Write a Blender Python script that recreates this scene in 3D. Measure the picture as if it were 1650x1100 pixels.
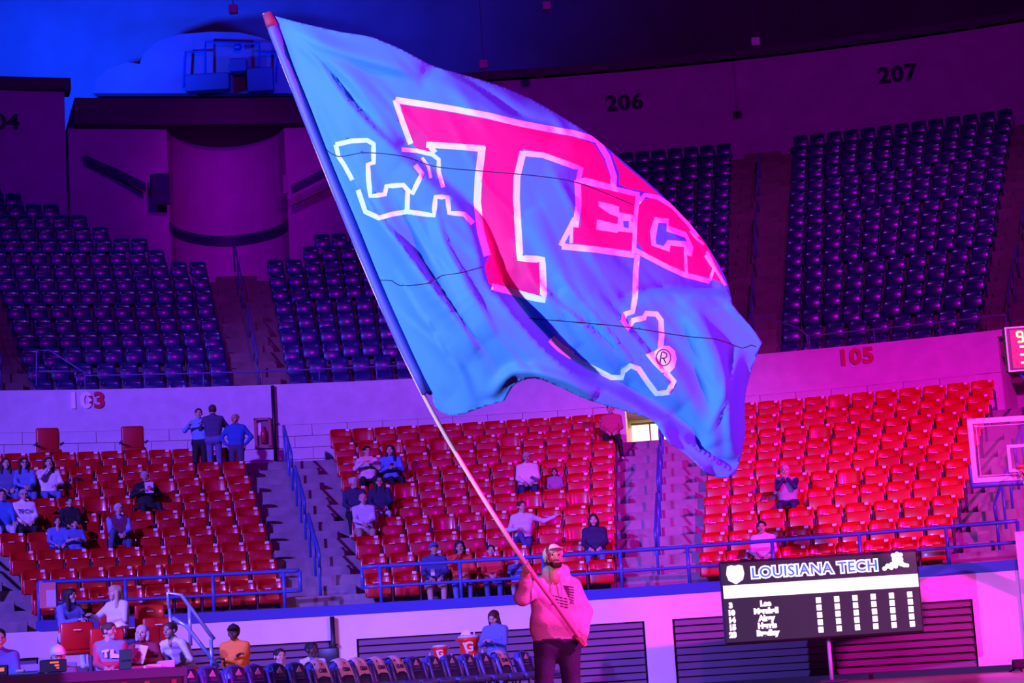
import bpy, bmesh, math, random
import numpy as np
from mathutils import Vector, Matrix
from mathutils.geometry import delaunay_2d_cdt

random.seed(7)
SC = bpy.context.scene
COL = SC.collection
for o in list(bpy.data.objects):
    bpy.data.objects.remove(o)

# ------------------------------------------------------------------ camera
F_PX, PITCH, ROLL, CAM_Z = 3318.8, 0.15561, 0.0630, 0.65
cp, sp, cr, sr = math.cos(PITCH), math.sin(PITCH), math.cos(ROLL), math.sin(ROLL)
FWD = Vector((0, cp, sp)); UP0 = Vector((0, -sp, cp)); RT0 = Vector((1, 0, 0))
RT = RT0 * cr - UP0 * sr
UP = RT0 * sr + UP0 * cr
cam_d = bpy.data.cameras.new('camera'); cam = bpy.data.objects.new('camera', cam_d)
cam_d.sensor_width = 36.0; cam_d.lens = F_PX * 36.0 / 1650.0
cam_d.clip_start = 0.1; cam_d.clip_end = 400
cam.matrix_world = Matrix(((RT.x, UP.x, -FWD.x, 0), (RT.y, UP.y, -FWD.y, 0), (RT.z, UP.z, -FWD.z, CAM_Z), (0, 0, 0, 1)))
COL.objects.link(cam); SC.camera = cam

# ------------------------------------------------------------------ world, lights, exposure
SC.view_settings.view_transform = 'Standard'
SC.view_settings.look = 'None'
SC.view_settings.exposure = 0.0
SC.view_settings.gamma = 1.0
SC.view_settings.use_curve_mapping = False
W = bpy.data.worlds.new('arena_dark'); SC.world = W
W.use_nodes = True
W.node_tree.nodes['Background'].inputs[0].default_value = (0.10, 0.0, 0.6, 1)
W.node_tree.nodes['Background'].inputs[1].default_value = 0.035

def spot(name, loc, aim, col, watts, deg, blend=0.6, size=0.35):
    l = bpy.data.lights.new(name, 'SPOT'); l.color = col; l.energy = watts
    l.spot_size = math.radians(deg); l.spot_blend = blend; l.shadow_soft_size = size
    o = bpy.data.objects.new(name, l); COL.objects.link(o)
    o.location = loc
    o.rotation_euler = (Vector(aim) - Vector(loc)).to_track_quat('-Z', 'Y').to_euler()
    return o
# wash lights hung on the rig above the near side of the floor
spot('blue_wash_light', (-21, 8, 16), (-7, 43, 1.4), (0.20, 0.08, 1.0), 105000, 35, 0.6)
spot('magenta_wash_light', (22, 9, 16), (10.3, 42, 0.5), (1.0, 0.01, 0.62), 92000, 33, 0.75)
spot('violet_wash_light', (6, -2, 17), (8, 44, 4.0), (0.8, 0.0, 0.75), 12000, 36, 0.9)
spot('bench_blue_light', (-15, 12, 9), (-2.5, 31.5, 0.4), (0.17, 0.14, 1.0), 32000, 34, 0.7, 0.2)
spot('bench_pink_light', (14, 13, 8), (-0.8, 33, 0.4), (1.0, 0.16, 0.5), 10000, 22, 0.8, 0.2)
spot('basket_pink_light', (10, 2, 9), (8.9, 34, 3.7), (1.0, 0.14, 0.75), 20000, 10, 0.5, 0.2)
spot('blue_follow_light', (-18.5, 4.5, 9.5), (0.0, 19.6, 5.25), (0.45, 0.68, 1.0), 56000, 16.6, 0.3, 0.2)
spot('red_follow_light', (17, 12, 9), (0.6, 19.6, 4.0), (1.0, 0.03, 0.62), 29000, 30, 0.4, 0.2)
spot('pink_follow_light', (5, -3, 8), (0.45, 20.1, 1.1), (1.0, 0.06, 0.58), 12500, 7.5, 0.5, 0.2)
spot('roof_blue_uplight', (-14.0, 67.3, 21.3), (-15.5, 76, 29), (0.0, 0.04, 1.0), 30000, 130, 1.0)
spot('roof_blue_uplight', (-5.5, 68.6, 21.3), (-6.5, 77, 29), (0.0, 0.02, 1.0), 9000, 130, 1.0)
spot('upper_violet_light', (6, 2, 19), (4, 66, 15), (0.5, 0.0, 0.85), 30000, 50, 1.0)
spot('added_upper_light', (12, 46, 27), (10, 60, 8), (0.6, 0.06, 1.0), 3200, 60, 0.9)  # added overhead spots, put in for highlights on the upper seat backs
spot('added_upper_light', (-10, 46, 27), (-9, 59, 8), (0.5, 0.06, 1.0), 2600, 56, 0.9)
spot('upper_blue_light', (-14, 4, 18), (-13, 64, 13.5), (0.06, 0.0, 1.0), 20000, 36, 1.0)
spot('alcove_magenta_light', (-4, 42, 20), (-9.0, 67, 16.6), (0.55, 0.0, 0.8), 8000, 18, 1.0)

# ------------------------------------------------------------------ helpers
CX, CY = 0.1656, 18.638          # centre of the round hall
R_FRONT, Z_FRONT = 20.8, 1.78    # lower bowl front wall
RL, TL, ZL, SL = 21.64, 0.9325, 1.78, 0.426   # lower rows: seat back radius, tread, floor height, rise
RU, TU, ZU, SU = 33.78, 0.9354, 7.52, 0.5666  # upper rows
R_PAR, Z_PAR = 31.6, 7.75
R_BACK, Z_BACK = 50.2, 20.55
D2R = math.pi / 180

def ray(x, y):
    u = (x - 825) / F_PX; v = -(y - 550) / F_PX
    return FWD + RT * u + UP * v
def at(x, y, Y):
    """point of the hall seen at a photo pixel, at distance Y down the hall"""
    d = ray(x, y); return Vector((0, 0, CAM_Z)) + d * (Y / d.y)
def on_cyl(x, y, R):
    d = ray(x, y); a = d.x * d.x + d.y * d.y; b = -(d.x * CX + d.y * CY); c = CX * CX + CY * CY - R * R
    t = (-b + math.sqrt(b * b - a * c)) / a
    p = Vector((0, 0, CAM_Z)) + d * t
    return p, math.atan2(p.x - CX, p.y - CY)
def az_of(x, y, R): return on_cyl(x, y, R)[1]
def pol(az, R, z): return Vector((CX + R * math.sin(az), CY + R * math.cos(az), z))
def frame(az, R, z):
    """local x to the right, local -y towards the hall centre, z up"""
    return Matrix.Translation(pol(az, R, z)) @ Matrix.Rotation(-az, 4, 'Z')

MATS = {}
def mat(name, col, rough=0.6, metal=0.0, emit=None, es=1.0, noise=0.0, nscale=8.0, bump=0.0, bscale=40.0, spec=0.5, trans=0.0, coat=0.0, stretch=None):
    if name in MATS: return MATS[name]
    m = bpy.data.materials.new(name); m.use_nodes = True
    nt = m.node_tree; b = nt.nodes['Principled BSDF']
    b.inputs['Base Color'].default_value = (*col, 1); b.inputs['Roughness'].default_value = rough
    b.inputs['Metallic'].default_value = metal; b.inputs['Specular IOR Level'].default_value = spec
    if coat: b.inputs['Coat Weight'].default_value = coat; b.inputs['Coat Roughness'].default_value = 0.12
    if emit: b.inputs['Emission Color'].default_value = (*emit, 1); b.inputs['Emission Strength'].default_value = es
    tc = None
    if noise or bump:
        tc = nt.nodes.new('ShaderNodeTexCoord'); mp = nt.nodes.new('ShaderNodeMapping')
        nt.links.new(tc.outputs['Object'], mp.inputs['Vector'])
        if stretch: mp.inputs['Scale'].default_value = stretch
    if noise:
        n = nt.nodes.new('ShaderNodeTexNoise'); n.inputs['Scale'].default_value = nscale; n.inputs['Detail'].default_value = 5
        r = nt.nodes.new('ShaderNodeValToRGB')
        r.color_ramp.elements[0].position = 0.3; r.color_ramp.elements[1].position = 0.75
        r.color_ramp.elements[0].color = (*[c * (1 - noise) for c in col], 1)
        r.color_ramp.elements[1].color = (*[min(1, c * (1 + noise * 0.5)) for c in col], 1)
        nt.links.new(mp.outputs[0], n.inputs['Vector'])
        nt.links.new(n.outputs['Fac'], r.inputs[0]); nt.links.new(r.outputs[0], b.inputs['Base Color'])
    if bump:
        n2 = nt.nodes.new('ShaderNodeTexNoise'); n2.inputs['Scale'].default_value = bscale; n2.inputs['Detail'].default_value = 4
        bp = nt.nodes.new('ShaderNodeBump'); bp.inputs['Strength'].default_value = bump; bp.inputs['Distance'].default_value = 0.02
        nt.links.new(mp.outputs[0], n2.inputs['Vector'])
        nt.links.new(n2.outputs['Fac'], bp.inputs['Height']); nt.links.new(bp.outputs[0], b.inputs['Normal'])
    if trans:
        t = nt.nodes.new('ShaderNodeBsdfTranslucent'); t.inputs[0].default_value = (*col, 1)
        mx = nt.nodes.new('ShaderNodeMixShader'); mx.inputs[0].default_value = trans
        out = nt.nodes['Material Output']
        nt.links.new(b.outputs[0], mx.inputs[1]); nt.links.new(t.outputs[0], mx.inputs[2]); nt.links.new(mx.outputs[0], out.inputs[0])
    MATS[name] = m; return m
def cmat(col, rough=0.75, **k):
    return mat('cloth_%02x%02x%02x_%d' % (*[int(c * 255) for c in col], int(rough * 100)), col, rough, **k)

class MB:
    def __init__(s): s.v = []; s.f = []; s.m = []
    def add(s, vs, fs, mi=0):
        o = len(s.v); s.v += [tuple(v) for v in vs]; s.f += [tuple(i + o for i in f) for f in fs]; s.m += [mi] * len(fs); return s
    def box(s, c, d, M=None, mi=0):
        x, y, z = c; a, b, h = d[0] / 2, d[1] / 2, d[2] / 2
        vs = [Vector((x + i * a, y + j * b, z + k * h)) for k in (-1, 1) for i, j in ((-1, -1), (1, -1), (1, 1), (-1, 1))]
        if M: vs = [M @ v for v in vs]
        return s.add(vs, [(3, 2, 1, 0), (4, 5, 6, 7), (0, 1, 5, 4), (1, 2, 6, 5), (2, 3, 7, 6), (3, 0, 4, 7)], mi)
    def rbox(s, c, d, r=0.02, M=None, mi=0, seg=2):
        bm = bmesh.new(); bmesh.ops.create_cube(bm, size=1.0)
        for v in bm.verts: v.co = Vector((v.co.x * d[0], v.co.y * d[1], v.co.z * d[2]))
        bmesh.ops.bevel(bm, geom=bm.edges[:], offset=min(r, min(d) * 0.49), segments=seg, profile=0.5, affect='EDGES')
        bm.verts.index_update()
        T = Matrix.Translation(c)
        if M: T = M @ T
        s.add([T @ v.co for v in bm.verts], [[v.index for v in f.verts] for f in bm.faces], mi); bm.free(); return s
    def tube(s, pts, r, n=8, mi=0, cap=True, radii=None):
        pts = [Vector(p) for p in pts]; base = len(s.v); rings = []
        prev = None
        for i, p in enumerate(pts):
            a = pts[max(0, i - 1)]; b = pts[min(len(pts) - 1, i + 1)]
            t = (b - a).normalized()
            if prev is None:
                u = t.cross(Vector((0, 0, 1)))
                if u.length < 0.05: u = t.cross(Vector((1, 0, 0)))
            else: u = prev - t * prev.dot(t)
            u.normalize(); prev = u; w = t.cross(u)
            rr = radii[i] if radii else r
            rings.append([p + (u * math.cos(2 * math.pi * k / n) + w * math.sin(2 * math.pi * k / n)) * rr for k in range(n)])
        vs = [v for rg in rings for v in rg]; fs = []
        for i in range(len(pts) - 1):
            for k in range(n): fs.append((i * n + k, i * n + (k + 1) % n, (i + 1) * n + (k + 1) % n, (i + 1) * n + k))
        if cap: fs += [tuple(range(n))[::-1], tuple((len(pts) - 1) * n + k for k in range(n))]
        return s.add(vs, fs, mi)
    def lathe(s, prof, n=16, M=None, mi=0):
        vs = [Vector((r * math.cos(2 * math.pi * k / n), r * math.sin(2 * math.pi * k / n), z)) for r, z in prof for k in range(n)]
        if M: vs = [M @ v for v in vs]
        fs = []
        for i in range(len(prof) - 1):
            for k in range(n): fs.append((i * n + k, i * n + (k + 1) % n, (i + 1) * n + (k + 1) % n, (i + 1) * n + k))
        fs += [tuple(range(n))[::-1], tuple((len(prof) - 1) * n + k for k in range(n))]
        return s.add(vs, fs, mi)
    def ring(s, prof, a0, a1, n, close=True, mi=0):
        """closed cross-section [(R, z)...] swept about the hall centre from azimuth a0 to a1"""
        P = len(prof); vs = []
        for i in range(n + 1):
            a = a0 + (a1 - a0) * i / n
            vs += [pol(a, R, z) for R, z in prof]
        fs = []
        for i in range(n):
            for k in range(P if close else P - 1):
                k2 = (k + 1) % P
                fs.append((i * P + k, i * P + k2, (i + 1) * P + k2, (i + 1) * P + k))
        if close: fs += [tuple(range(P))[::-1], tuple(n * P + k for k in range(P))]
        return s.add(vs, fs, mi)
    def prism(s, poly, y0, y1, M=None, mi=0):
        """polygon in local x,z extruded along local y"""
        n = len(poly); vs = [Vector((x, y0, z)) for x, z in poly] + [Vector((x, y1, z)) for x, z in poly]
        if M: vs = [M @ v for v in vs]
        return s.add(vs, [tuple(range(n)), tuple(range(2 * n - 1, n - 1, -1))] + [(i, i + n, (i + 1) % n + n, (i + 1) % n) for i in range(n)], mi)
    def mesh(s, name, mats, smooth=False):
        me = bpy.data.meshes.new(name); me.from_pydata(s.v, [], s.f)
        for m in (mats if isinstance(mats, (list, tuple)) else [mats]): me.materials.append(m)
        me.polygons.foreach_set('material_index', s.m)
        if smooth: me.polygons.foreach_set('use_smooth', [True] * len(s.f))
        me.update()
        bm = bmesh.new(); bm.from_mesh(me); bmesh.ops.recalc_face_normals(bm, faces=bm.faces[:]); bm.to_mesh(me); bm.free()
        return me
    def build(s, name, mats, parent=None, smooth=False):
        return link(name, s.mesh(name, mats, smooth), parent)
def link(name, me, parent=None, M=None):
    o = bpy.data.objects.new(name, me); COL.objects.link(o)
    if parent: o.parent = parent
    if M is not None: o.matrix_world = M
    return o
def tag(o, label=None, cat=None, group=None, kind=None):
    if label: o['label'] = label
    if cat: o['category'] = cat
    if group: o['group'] = group
    if kind: o['kind'] = kind
    return o
def empty(name, M=None):
    o = bpy.data.objects.new(name, None); COL.objects.link(o); o.empty_display_size = 0.1
    if M is not None: o.matrix_world = M
    return o
def child(name, me, parent):
    o = bpy.data.objects.new(name, me); COL.objects.link(o); o.parent = parent; return o
def struct(o): o['kind'] = 'structure'; return o
def text_mesh(name, s, size, extrude, m, offset=0.0, shear=0.0, spacing=1.0, cond=1.0, align='CENTER'):
    cu = bpy.data.curves.new(name, 'FONT'); cu.body = s; cu.size = size; cu.extrude = extrude; cu.offset = offset
    cu.align_x = align; cu.align_y = 'CENTER'; cu.shear = shear; cu.space_character = spacing; cu.resolution_u = 3
    o = bpy.data.objects.new(name, cu); COL.objects.link(o)
    dg = bpy.context.evaluated_depsgraph_get(); me = bpy.data.meshes.new_from_object(o.evaluated_get(dg))
    bpy.data.objects.remove(o); bpy.data.curves.remove(cu)
    me.name = name; me.materials.clear(); me.materials.append(m)
    for v in me.vertices: v.co.x *= cond
    # text lies in x,y: stand it up so that it reads from local -y
    me.transform(Matrix.Rotation(math.pi / 2, 4, 'X')); me.update(); return me
ORD = ['', 'first', 'second', 'third', 'fourth', 'fifth', 'sixth', 'seventh', 'eighth', 'ninth', 'tenth', 'eleventh', 'twelfth',
       'thirteenth', 'fourteenth', 'fifteenth', 'sixteenth', 'seventeenth', 'eighteenth']
# ------------------------------------------------------------------ structure
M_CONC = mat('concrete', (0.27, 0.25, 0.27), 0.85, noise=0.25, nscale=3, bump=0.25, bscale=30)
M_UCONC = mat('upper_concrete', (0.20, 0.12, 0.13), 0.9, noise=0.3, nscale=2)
M_FASC = mat('painted_wall', (0.86, 0.84, 0.86), 0.55, noise=0.06, nscale=2)
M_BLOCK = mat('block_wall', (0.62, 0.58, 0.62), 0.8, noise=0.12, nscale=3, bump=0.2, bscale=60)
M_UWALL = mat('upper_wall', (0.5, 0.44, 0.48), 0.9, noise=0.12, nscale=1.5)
M_CEIL = mat('ceiling_black', (0.10, 0.10, 0.11), 0.95, noise=0.2, nscale=0.6)
M_BLUEP = mat('blue_paint', (0.03, 0.07, 0.38), 0.4)
M_LOUV = mat('louvre_metal', (0.20, 0.14, 0.20), 0.5)
M_LOUVB = mat('louvre_dark', (0.03, 0.02, 0.03), 0.8)
M_FLOOR = mat('court_floor', (0.38, 0.25, 0.14), 0.3, noise=0.15, nscale=1.0)
M_BLACK = mat('black_plastic', (0.012, 0.012, 0.014), 0.45)
M_DARKM = mat('dark_metal', (0.05, 0.05, 0.07), 0.5)
M_GREYM = mat('grey_metal', (0.42, 0.42, 0.45), 0.4, metal=0.6)
M_WHITE = mat('white_plastic', (0.85, 0.85, 0.86), 0.4)
A0, A1 = -52 * D2R, 46 * D2R

fl = MB().add([(-45, -8, 0), (45, -8, 0), (45, 45, 0), (-45, 45, 0)], [(0, 1, 2, 3)]).build('floor', M_FLOOR)
struct(fl)
# lower bowl terrace
prof = [(R_FRONT + 0.02, 0.0), (R_FRONT + 0.02, ZL)]
for i in range(10):
    rr = RL + TL * i + 0.2
    prof.append((rr, ZL + SL * i))
    if i < 9: prof.append((rr, ZL + SL * (i + 1)))
prof[-1] = (R_PAR + 4.0, ZL + SL * 9)
prof += [(R_PAR + 4.0, 0.0)]
terrace = struct(MB().ring(prof, A0, A1, 98).build('terrace_lower', M_CONC))
# aisle half steps
AISLES_L = [(-29.9, -25.5), (-12.9, -8.9), (4.2, 8.4), (21.0, 25.4)]
step_me = MB().rbox((0, 0, 0), (1.45, 0.36, SL / 2), 0.015, seg=1).mesh('stair_step', M_CONC)
for a, b in AISLES_L:
    mid = (a + b) / 2 * D2R
    for i in range(9):
        R = RL + TL * i + 0.2 - 0.18
        o = child('stair_step', step_me, terrace)
        o.matrix_world = frame(mid, R, ZL + SL * i + SL / 4) 
# front wall with louvre panels
gaps = [(az_of(-170, 1040, R_FRONT), az_of(60, 1030, R_FRONT)), (az_of(205, 1040, R_FRONT), az_of(533, 1040, R_FRONT)),
        (az_of(574, 1040, R_FRONT), az_of(1040, 1020, R_FRONT)), (az_of(1085, 1020, R_FRONT), az_of(1573, 1010, R_FRONT))]
fw = MB(); ZT, ZB = 1.32, 0.10
fw.ring([(R_FRONT - 0.12, ZT), (R_FRONT - 0.12, Z_FRONT), (R_FRONT, Z_FRONT), (R_FRONT, ZT)], A0, A1, 98)
fw.ring([(R_FRONT - 0.12, 0), (R_FRONT - 0.12, ZB), (R_FRONT, ZB), (R_FRONT, 0)], A0, A1, 98)
edges = [A0] + [e for g in gaps for e in g] + [A1]
for k in range(0, len(edges), 2):
    n = max(2, int((edges[k + 1] - edges[k]) / D2R))
    fw.ring([(R_FRONT - 0.12, ZB), (R_FRONT - 0.12, ZT), (R_FRONT, ZT), (R_FRONT, ZB)], edges[k], edges[k + 1], n)
wall_front = struct(fw.build('wall_front', M_FASC))
for a, b in gaps:
    child('louvre_backing', MB().ring([(R_FRONT - 0.015, ZB), (R_FRONT - 0.015, ZT), (R_FRONT - 0.005, ZT), (R_FRONT - 0.005, ZB)], a, b, 16).mesh('louvre_backing', M_LOUVB), wall_front)
    ns = 9
    for k in range(ns):
        z = ZB + (ZT - ZB) * (k + 0.5) / ns; h = (ZT - ZB) / ns
        child('louvre_slat', MB().ring([(R_FRONT - 0.10, z - h * 0.40), (R_FRONT - 0.03, z + h * 0.42), (R_FRONT - 0.02, z + h * 0.36), (R_FRONT - 0.09, z - h * 0.45)], a + 0.002, b - 0.002, 16).mesh('louvre_slat', M_LOUV), wall_front)
# blue kerb on top of the front wall
trim = MB().ring([(R_FRONT - 0.14, Z_FRONT), (R_FRONT - 0.14, Z_FRONT + 0.19), (R_FRONT + 0.12, Z_FRONT + 0.19), (R_FRONT + 0.12, Z_FRONT)], az_of(60, 1000, R_FRONT), az_of(1642, 915, R_FRONT), 60)
struct(trim.build('trim_1', M_BLUEP))
aw = az_of(1643, 900, R_FRONT)
struct(MB().ring([(R_FRONT - 0.2, 0), (R_FRONT - 0.2, 2.46), (R_FRONT + 0.25, 2.46), (R_FRONT + 0.25, 0)], aw, aw + 0.16, 8).build('wall_ramp', M_FASC))
# parapet wall between the bowls: smooth cap band above courses of blocks
ZP0 = ZL + SL * 9
pw = MB(); po0, po1 = 4.5 * D2R, 8.05 * D2R; pr0, pr1 = az_of(1613, 600, R_PAR), az_of(1613, 600, R_PAR) + 4.6 * D2R
for a, b in ((A0, po0), (po1, pr0), (pr1, A1)):
    n = max(3, int((b - a) / D2R))
    pw.ring([(R_PAR + 0.03, ZP0), (R_PAR + 0.03, Z_PAR - 1.0), (R_PAR, Z_PAR - 1.0), (R_PAR, Z_PAR), (R_PAR + 0.3, Z_PAR), (R_PAR + 0.3, ZP0)], a, b, n)
pw.ring([(R_PAR, Z_PAR - 0.55), (R_PAR, Z_PAR), (R_PAR + 0.3, Z_PAR), (R_PAR + 0.3, Z_PAR - 0.55)], po0, po1, 4)
pw.ring([(R_PAR, Z_PAR - 0.16), (R_PAR, Z_PAR), (R_PAR + 0.3, Z_PAR), (R_PAR + 0.3, Z_PAR - 0.16)], pr0, pr1, 4)
wall_par = struct(pw.build('wall_middle', M_BLOCK))
bl = 0.86; bh = (Z_PAR - 1.0 - ZP0) / 4
bmes = MB().rbox((0, 0, 0), (bl - 0.012, 0.05, bh - 0.012), 0.006, seg=1).mesh('block', M_BLOCK)
for a, b in ((-32 * D2R, po0 - 0.002), (po1 + 0.002, pr0 - 0.002)):
    for c in range(4):
        x = a + (bl / 2 / R_PAR) * (c % 2); 
        while x + bl / R_PAR <= b + 0.004:
            o = child('block', bmes, wall_par); o.matrix_world = frame(x + bl / 2 / R_PAR, R_PAR + 0.012, ZP0 + (c + 0.5) * bh); x += bl / R_PAR
# portals behind the aisles: a lit passage and a dark one
M_CREAM = mat('cream_paint', (0.8, 0.72, 0.5), 0.7)
def portal(name, a, b, m, z1, depth=2.2):
    o = MB()
    R0, R1 = R_PAR + 0.3, R_PAR + 0.3 + depth
    o.ring([(R1, ZP0), (R1, z1 + 0.05), (R1 + 0.1, z1 + 0.05), (R1 + 0.1, ZP0)], a - 0.003, b + 0.003, 4)
    o.ring([(R0, z1), (R0, z1 + 0.05), (R1, z1 + 0.05), (R1, z1)], a - 0.003, b + 0.003, 4)
    for e, s in ((a, -1), (b, 1)):
        o.ring([(R0, ZP0), (R0, z1), (R1, z1), (R1, ZP0)], min(e, e + s * 0.003), max(e, e + s * 0.003), 1)
    return struct(o.build(name, m))
portal('wall_passage', po0, po1, M_CREAM, Z_PAR - 0.45)
portal('wall_passage_dark', pr0, pr1, M_UWALL, Z_PAR - 0.1)
# lit glazed doors at the end of the passage
M_LIT = mat('lit_glass', (0.9, 0.88, 0.75), 0.3, emit=(1.0, 0.93, 0.62), es=1.15)
dm = frame((po0 + po1) / 2, R_PAR + 2.3, ZP0)
door = struct(MB().box((0, 0.1, 0.45), (1.92, 0.02, 0.9)).build('door_1', M_LIT)); door.matrix_world = dm
child('door_frame', MB().box((0, 0.07, 0.93), (1.95, 0.06, 0.05)).box((-0.02, 0.07, 0.45), (0.05, 0.06, 0.9)).box((0.5, 0.07, 0.45), (0.04, 0.06, 0.9)).box((-0.5, 0.07, 0.45), (0.04, 0.06, 0.9)).mesh('door_frame', mat('door_frame_paint', (0.3, 0.26, 0.16), 0.5)), door)
pl = bpy.data.lights.new('passage_lamp_light', 'POINT'); pl.energy = 55; pl.color = (1, 0.83, 0.45); pl.shadow_soft_size = 0.2
po = bpy.data.objects.new('passage_lamp_light', pl); COL.objects.link(po); po.location = pol((po0 + po1) / 2, R_PAR + 1.2, Z_PAR - 0.65)

# upper bowl terrace with the wedge cut out above the portal at -11.3 degrees
def cut(i):  # half width in azimuth of the wedge at row i
    return 1.25 * D2R if i < 9 else (1.25 + (i - 8) * 1.02) * D2R
AC = -11.3 * D2R
up = MB()
def upper_profile(i): return RU + TU * i - 0.75, RU + TU * i + 0.19, ZU + SU * i
up.ring([(R_PAR + 0.3, Z_PAR - 0.6), (R_PAR + 0.3, ZU), (RU - 0.5, ZU), (RU - 0.5, Z_PAR - 0.6)], A0, A1, 98)
for i in range(17):
    r0, r1, z = upper_profile(i)
    if i == 16: r1 = R_BACK
    spans = [(A0, A1)] if i < 9 else [(A0, AC - cut(i)), (AC + cut(i), A1)]
    for a, b in spans:
        n = max(2, int((b - a) / D2R))
        up.ring([(r0 if i else RU - 0.5, z - SU - 0.3), (r0 if i else RU - 0.5, z), (r1, z), (r1, z - SU - 0.3)], a, b, n)
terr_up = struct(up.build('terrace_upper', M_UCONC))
AISLES_U = [(-23.2, -20.9), (-12.5, -10.1), (8.9, 11.2), (19.7, 22.0), (-1.7, 0.6)]
ust = MB().rbox((0, 0, 0), (1.2, 0.34, SU / 2), 0.01, seg=1).mesh('stair_step', M_UCONC)
for a, b in AISLES_U:
    for i in range(17):
        if a == -12.5 and i > 8: continue
        o = child('stair_step', ust, terr_up); o.matrix_world = frame((a + b) / 2 * D2R, RU + TU * i + 0.02, ZU + SU * i + SU / 4)
# back wall, alcove with curved niche, roof
bw = MB(); wa0, wa1 = az_of(105, 200, R_BACK), az_of(560, 200, R_BACK)
ZC = ZU + SU * 8
for a, b in ((A0, wa0), (wa1, A1)):
    bw.ring([(R_BACK, 14), (R_BACK, Z_BACK), (R_BACK + 0.5, Z_BACK), (R_BACK + 0.5, 14)], a, b, max(3, int((b - a) / D2R)))
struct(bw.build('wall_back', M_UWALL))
al = MB(); n = 28
na0, na1 = az_of(272, 300, R_BACK - 1.0), az_of(462, 300, R_BACK - 1.0)
ZNT = on_cyl(370, 199, R_BACK - 1.6)[0].z; ZBT = on_cyl(370, 158, R_BACK - 1.6)[0].z
def niche(k, r, n=20):
    t = k / n; a = na0 + (na1 - na0) * t
    return pol(a, r + 2.4 * math.sin(math.pi * t) ** 0.6, 0)
vs = []; fs = []
rail_pts = []
R_AL = R_BACK - 1.0
pts = [pol(wa0, R_AL, 0), pol(na0, R_AL, 0)] + [niche(k, R_AL) for k in range(1, 20)] + [pol(na1, R_AL, 0), pol(wa1, R_AL, 0)]
N = len(pts)
for z in (ZC, ZNT):
    vs += [Vector((p.x, p.y, z)) for p in pts] + [Vector((p.x * 1.0, p.y + 3.2, z)) for p in pts]
fs = [(i, i + 1, 2 * N + i + 1, 2 * N + i) for i in range(N - 1)]
fs += [(2 * N + i, 2 * N + i + 1, 3 * N + i + 1, 3 * N + i) for i in range(N - 1)]
fs += [(N + i + 1, N + i, 3 * N + i, 3 * N + i + 1) for i in range(N - 1)]
al.add(vs, fs)
wall_alc = struct(al.build('wall_alcove', M_UWALL, smooth=False))
# dark handrail bands round the niche and down both flanks
zr = 15.62
bp_ = [Vector((p.x, p.y - 0.06, zr)) for p in pts[1:-1]]
def band(path, h, t=0.07):
    m = MB(); vs = []; N = len(path)
    for p in path:
        for dy, dz in ((-t, -h / 2), (-t, h / 2), (0, h / 2), (0, -h / 2)): vs.append((p.x, p.y + dy, p.z + dz))
    fs = [(i * 4 + k, i * 4 + (k + 1) % 4, i * 4 + 4 + (k + 1) % 4, i * 4 + 4 + k) for i in range(N - 1) for k in range(4)] + [(0, 1, 2, 3), (N * 4 - 1, N * 4 - 2, N * 4 - 3, N * 4 - 4)]
    return m.add(vs, fs)
M_NAVY = mat('navy_paint', (0.012, 0.012, 0.09), 0.6)
tag(band(bp_, 0.34).build('niche_rail', M_NAVY), 'dark curved rail round the concave niche behind the upper stand', 'rail')
YA = pts[0].y - 0.15
tag(band([at(135, 256, YA), at(185, 278, YA), at(235, 302, YA)], 0.30).build('ramp_rail', M_NAVY), 'dark sloping rail left of the concave niche', 'rail')
tag(band([at(470, 306, YA), at(545, 268, YA)], 0.30).build('ramp_rail', M_NAVY), 'dark sloping rail right of the concave niche, partly behind the flag', 'rail')
pnl = MB(); c0 = at(258, 305, YA)
pnl.rbox(c0, (0.62, 0.12, 1.05), 0.03)
tag(pnl.build('wall_cabinet', M_NAVY), 'dark rectangular panel at the left edge of the concave niche', 'cabinet')
tag(MB().rbox(at(460, 297, YA), (0.16, 0.1, 0.62), 0.02).build('wall_box', mat('box_violet', (0.3, 0.2, 0.3), .6)), 'narrow upright box on the wall at the right end of the niche', 'wall box')
# dark beam above the niche
struct(MB().ring([(R_AL - 0.6, ZNT - 0.02), (R_AL - 0.6, ZBT), (R_AL + 3.6, ZBT), (R_AL + 3.6, ZNT - 0.02)], wa0 + 0.004, wa1, 20).build('trim_2', M_CEIL))
struct(MB().ring([(R_BACK - 0.3, Z_BACK - 0.05), (R_BACK - 0.3, Z_BACK + 0.35), (R_BACK + 0.6, Z_BACK + 0.35), (R_BACK + 0.6, Z_BACK - 0.05)], A0, wa0 + 0.004, 30).build('trim_3', M_CEIL))
# roof: dark dome rising from the wall to the middle
ce = MB(); prof = [(R_BACK + 9, Z_BACK + 0.5), (R_BACK + 9, 31), (44, 31.2), (30, 33.5), (14, 35), (0.3, 35.4)]
ce.ring(prof, -math.pi, math.pi, 96, close=False)
struct(ce.build('ceiling', M_CEIL))
ce2 = MB(); ce2.ring([(R_BACK - 0.25, Z_BACK + 0.02), (R_BACK + 9, Z_BACK + 2.0), (R_BACK + 9, Z_BACK + 2.3), (R_BACK - 0.25, Z_BACK + 0.3)], wa1, A1, 40)
struct(ce2.build('trim_4', M_CEIL))
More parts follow.
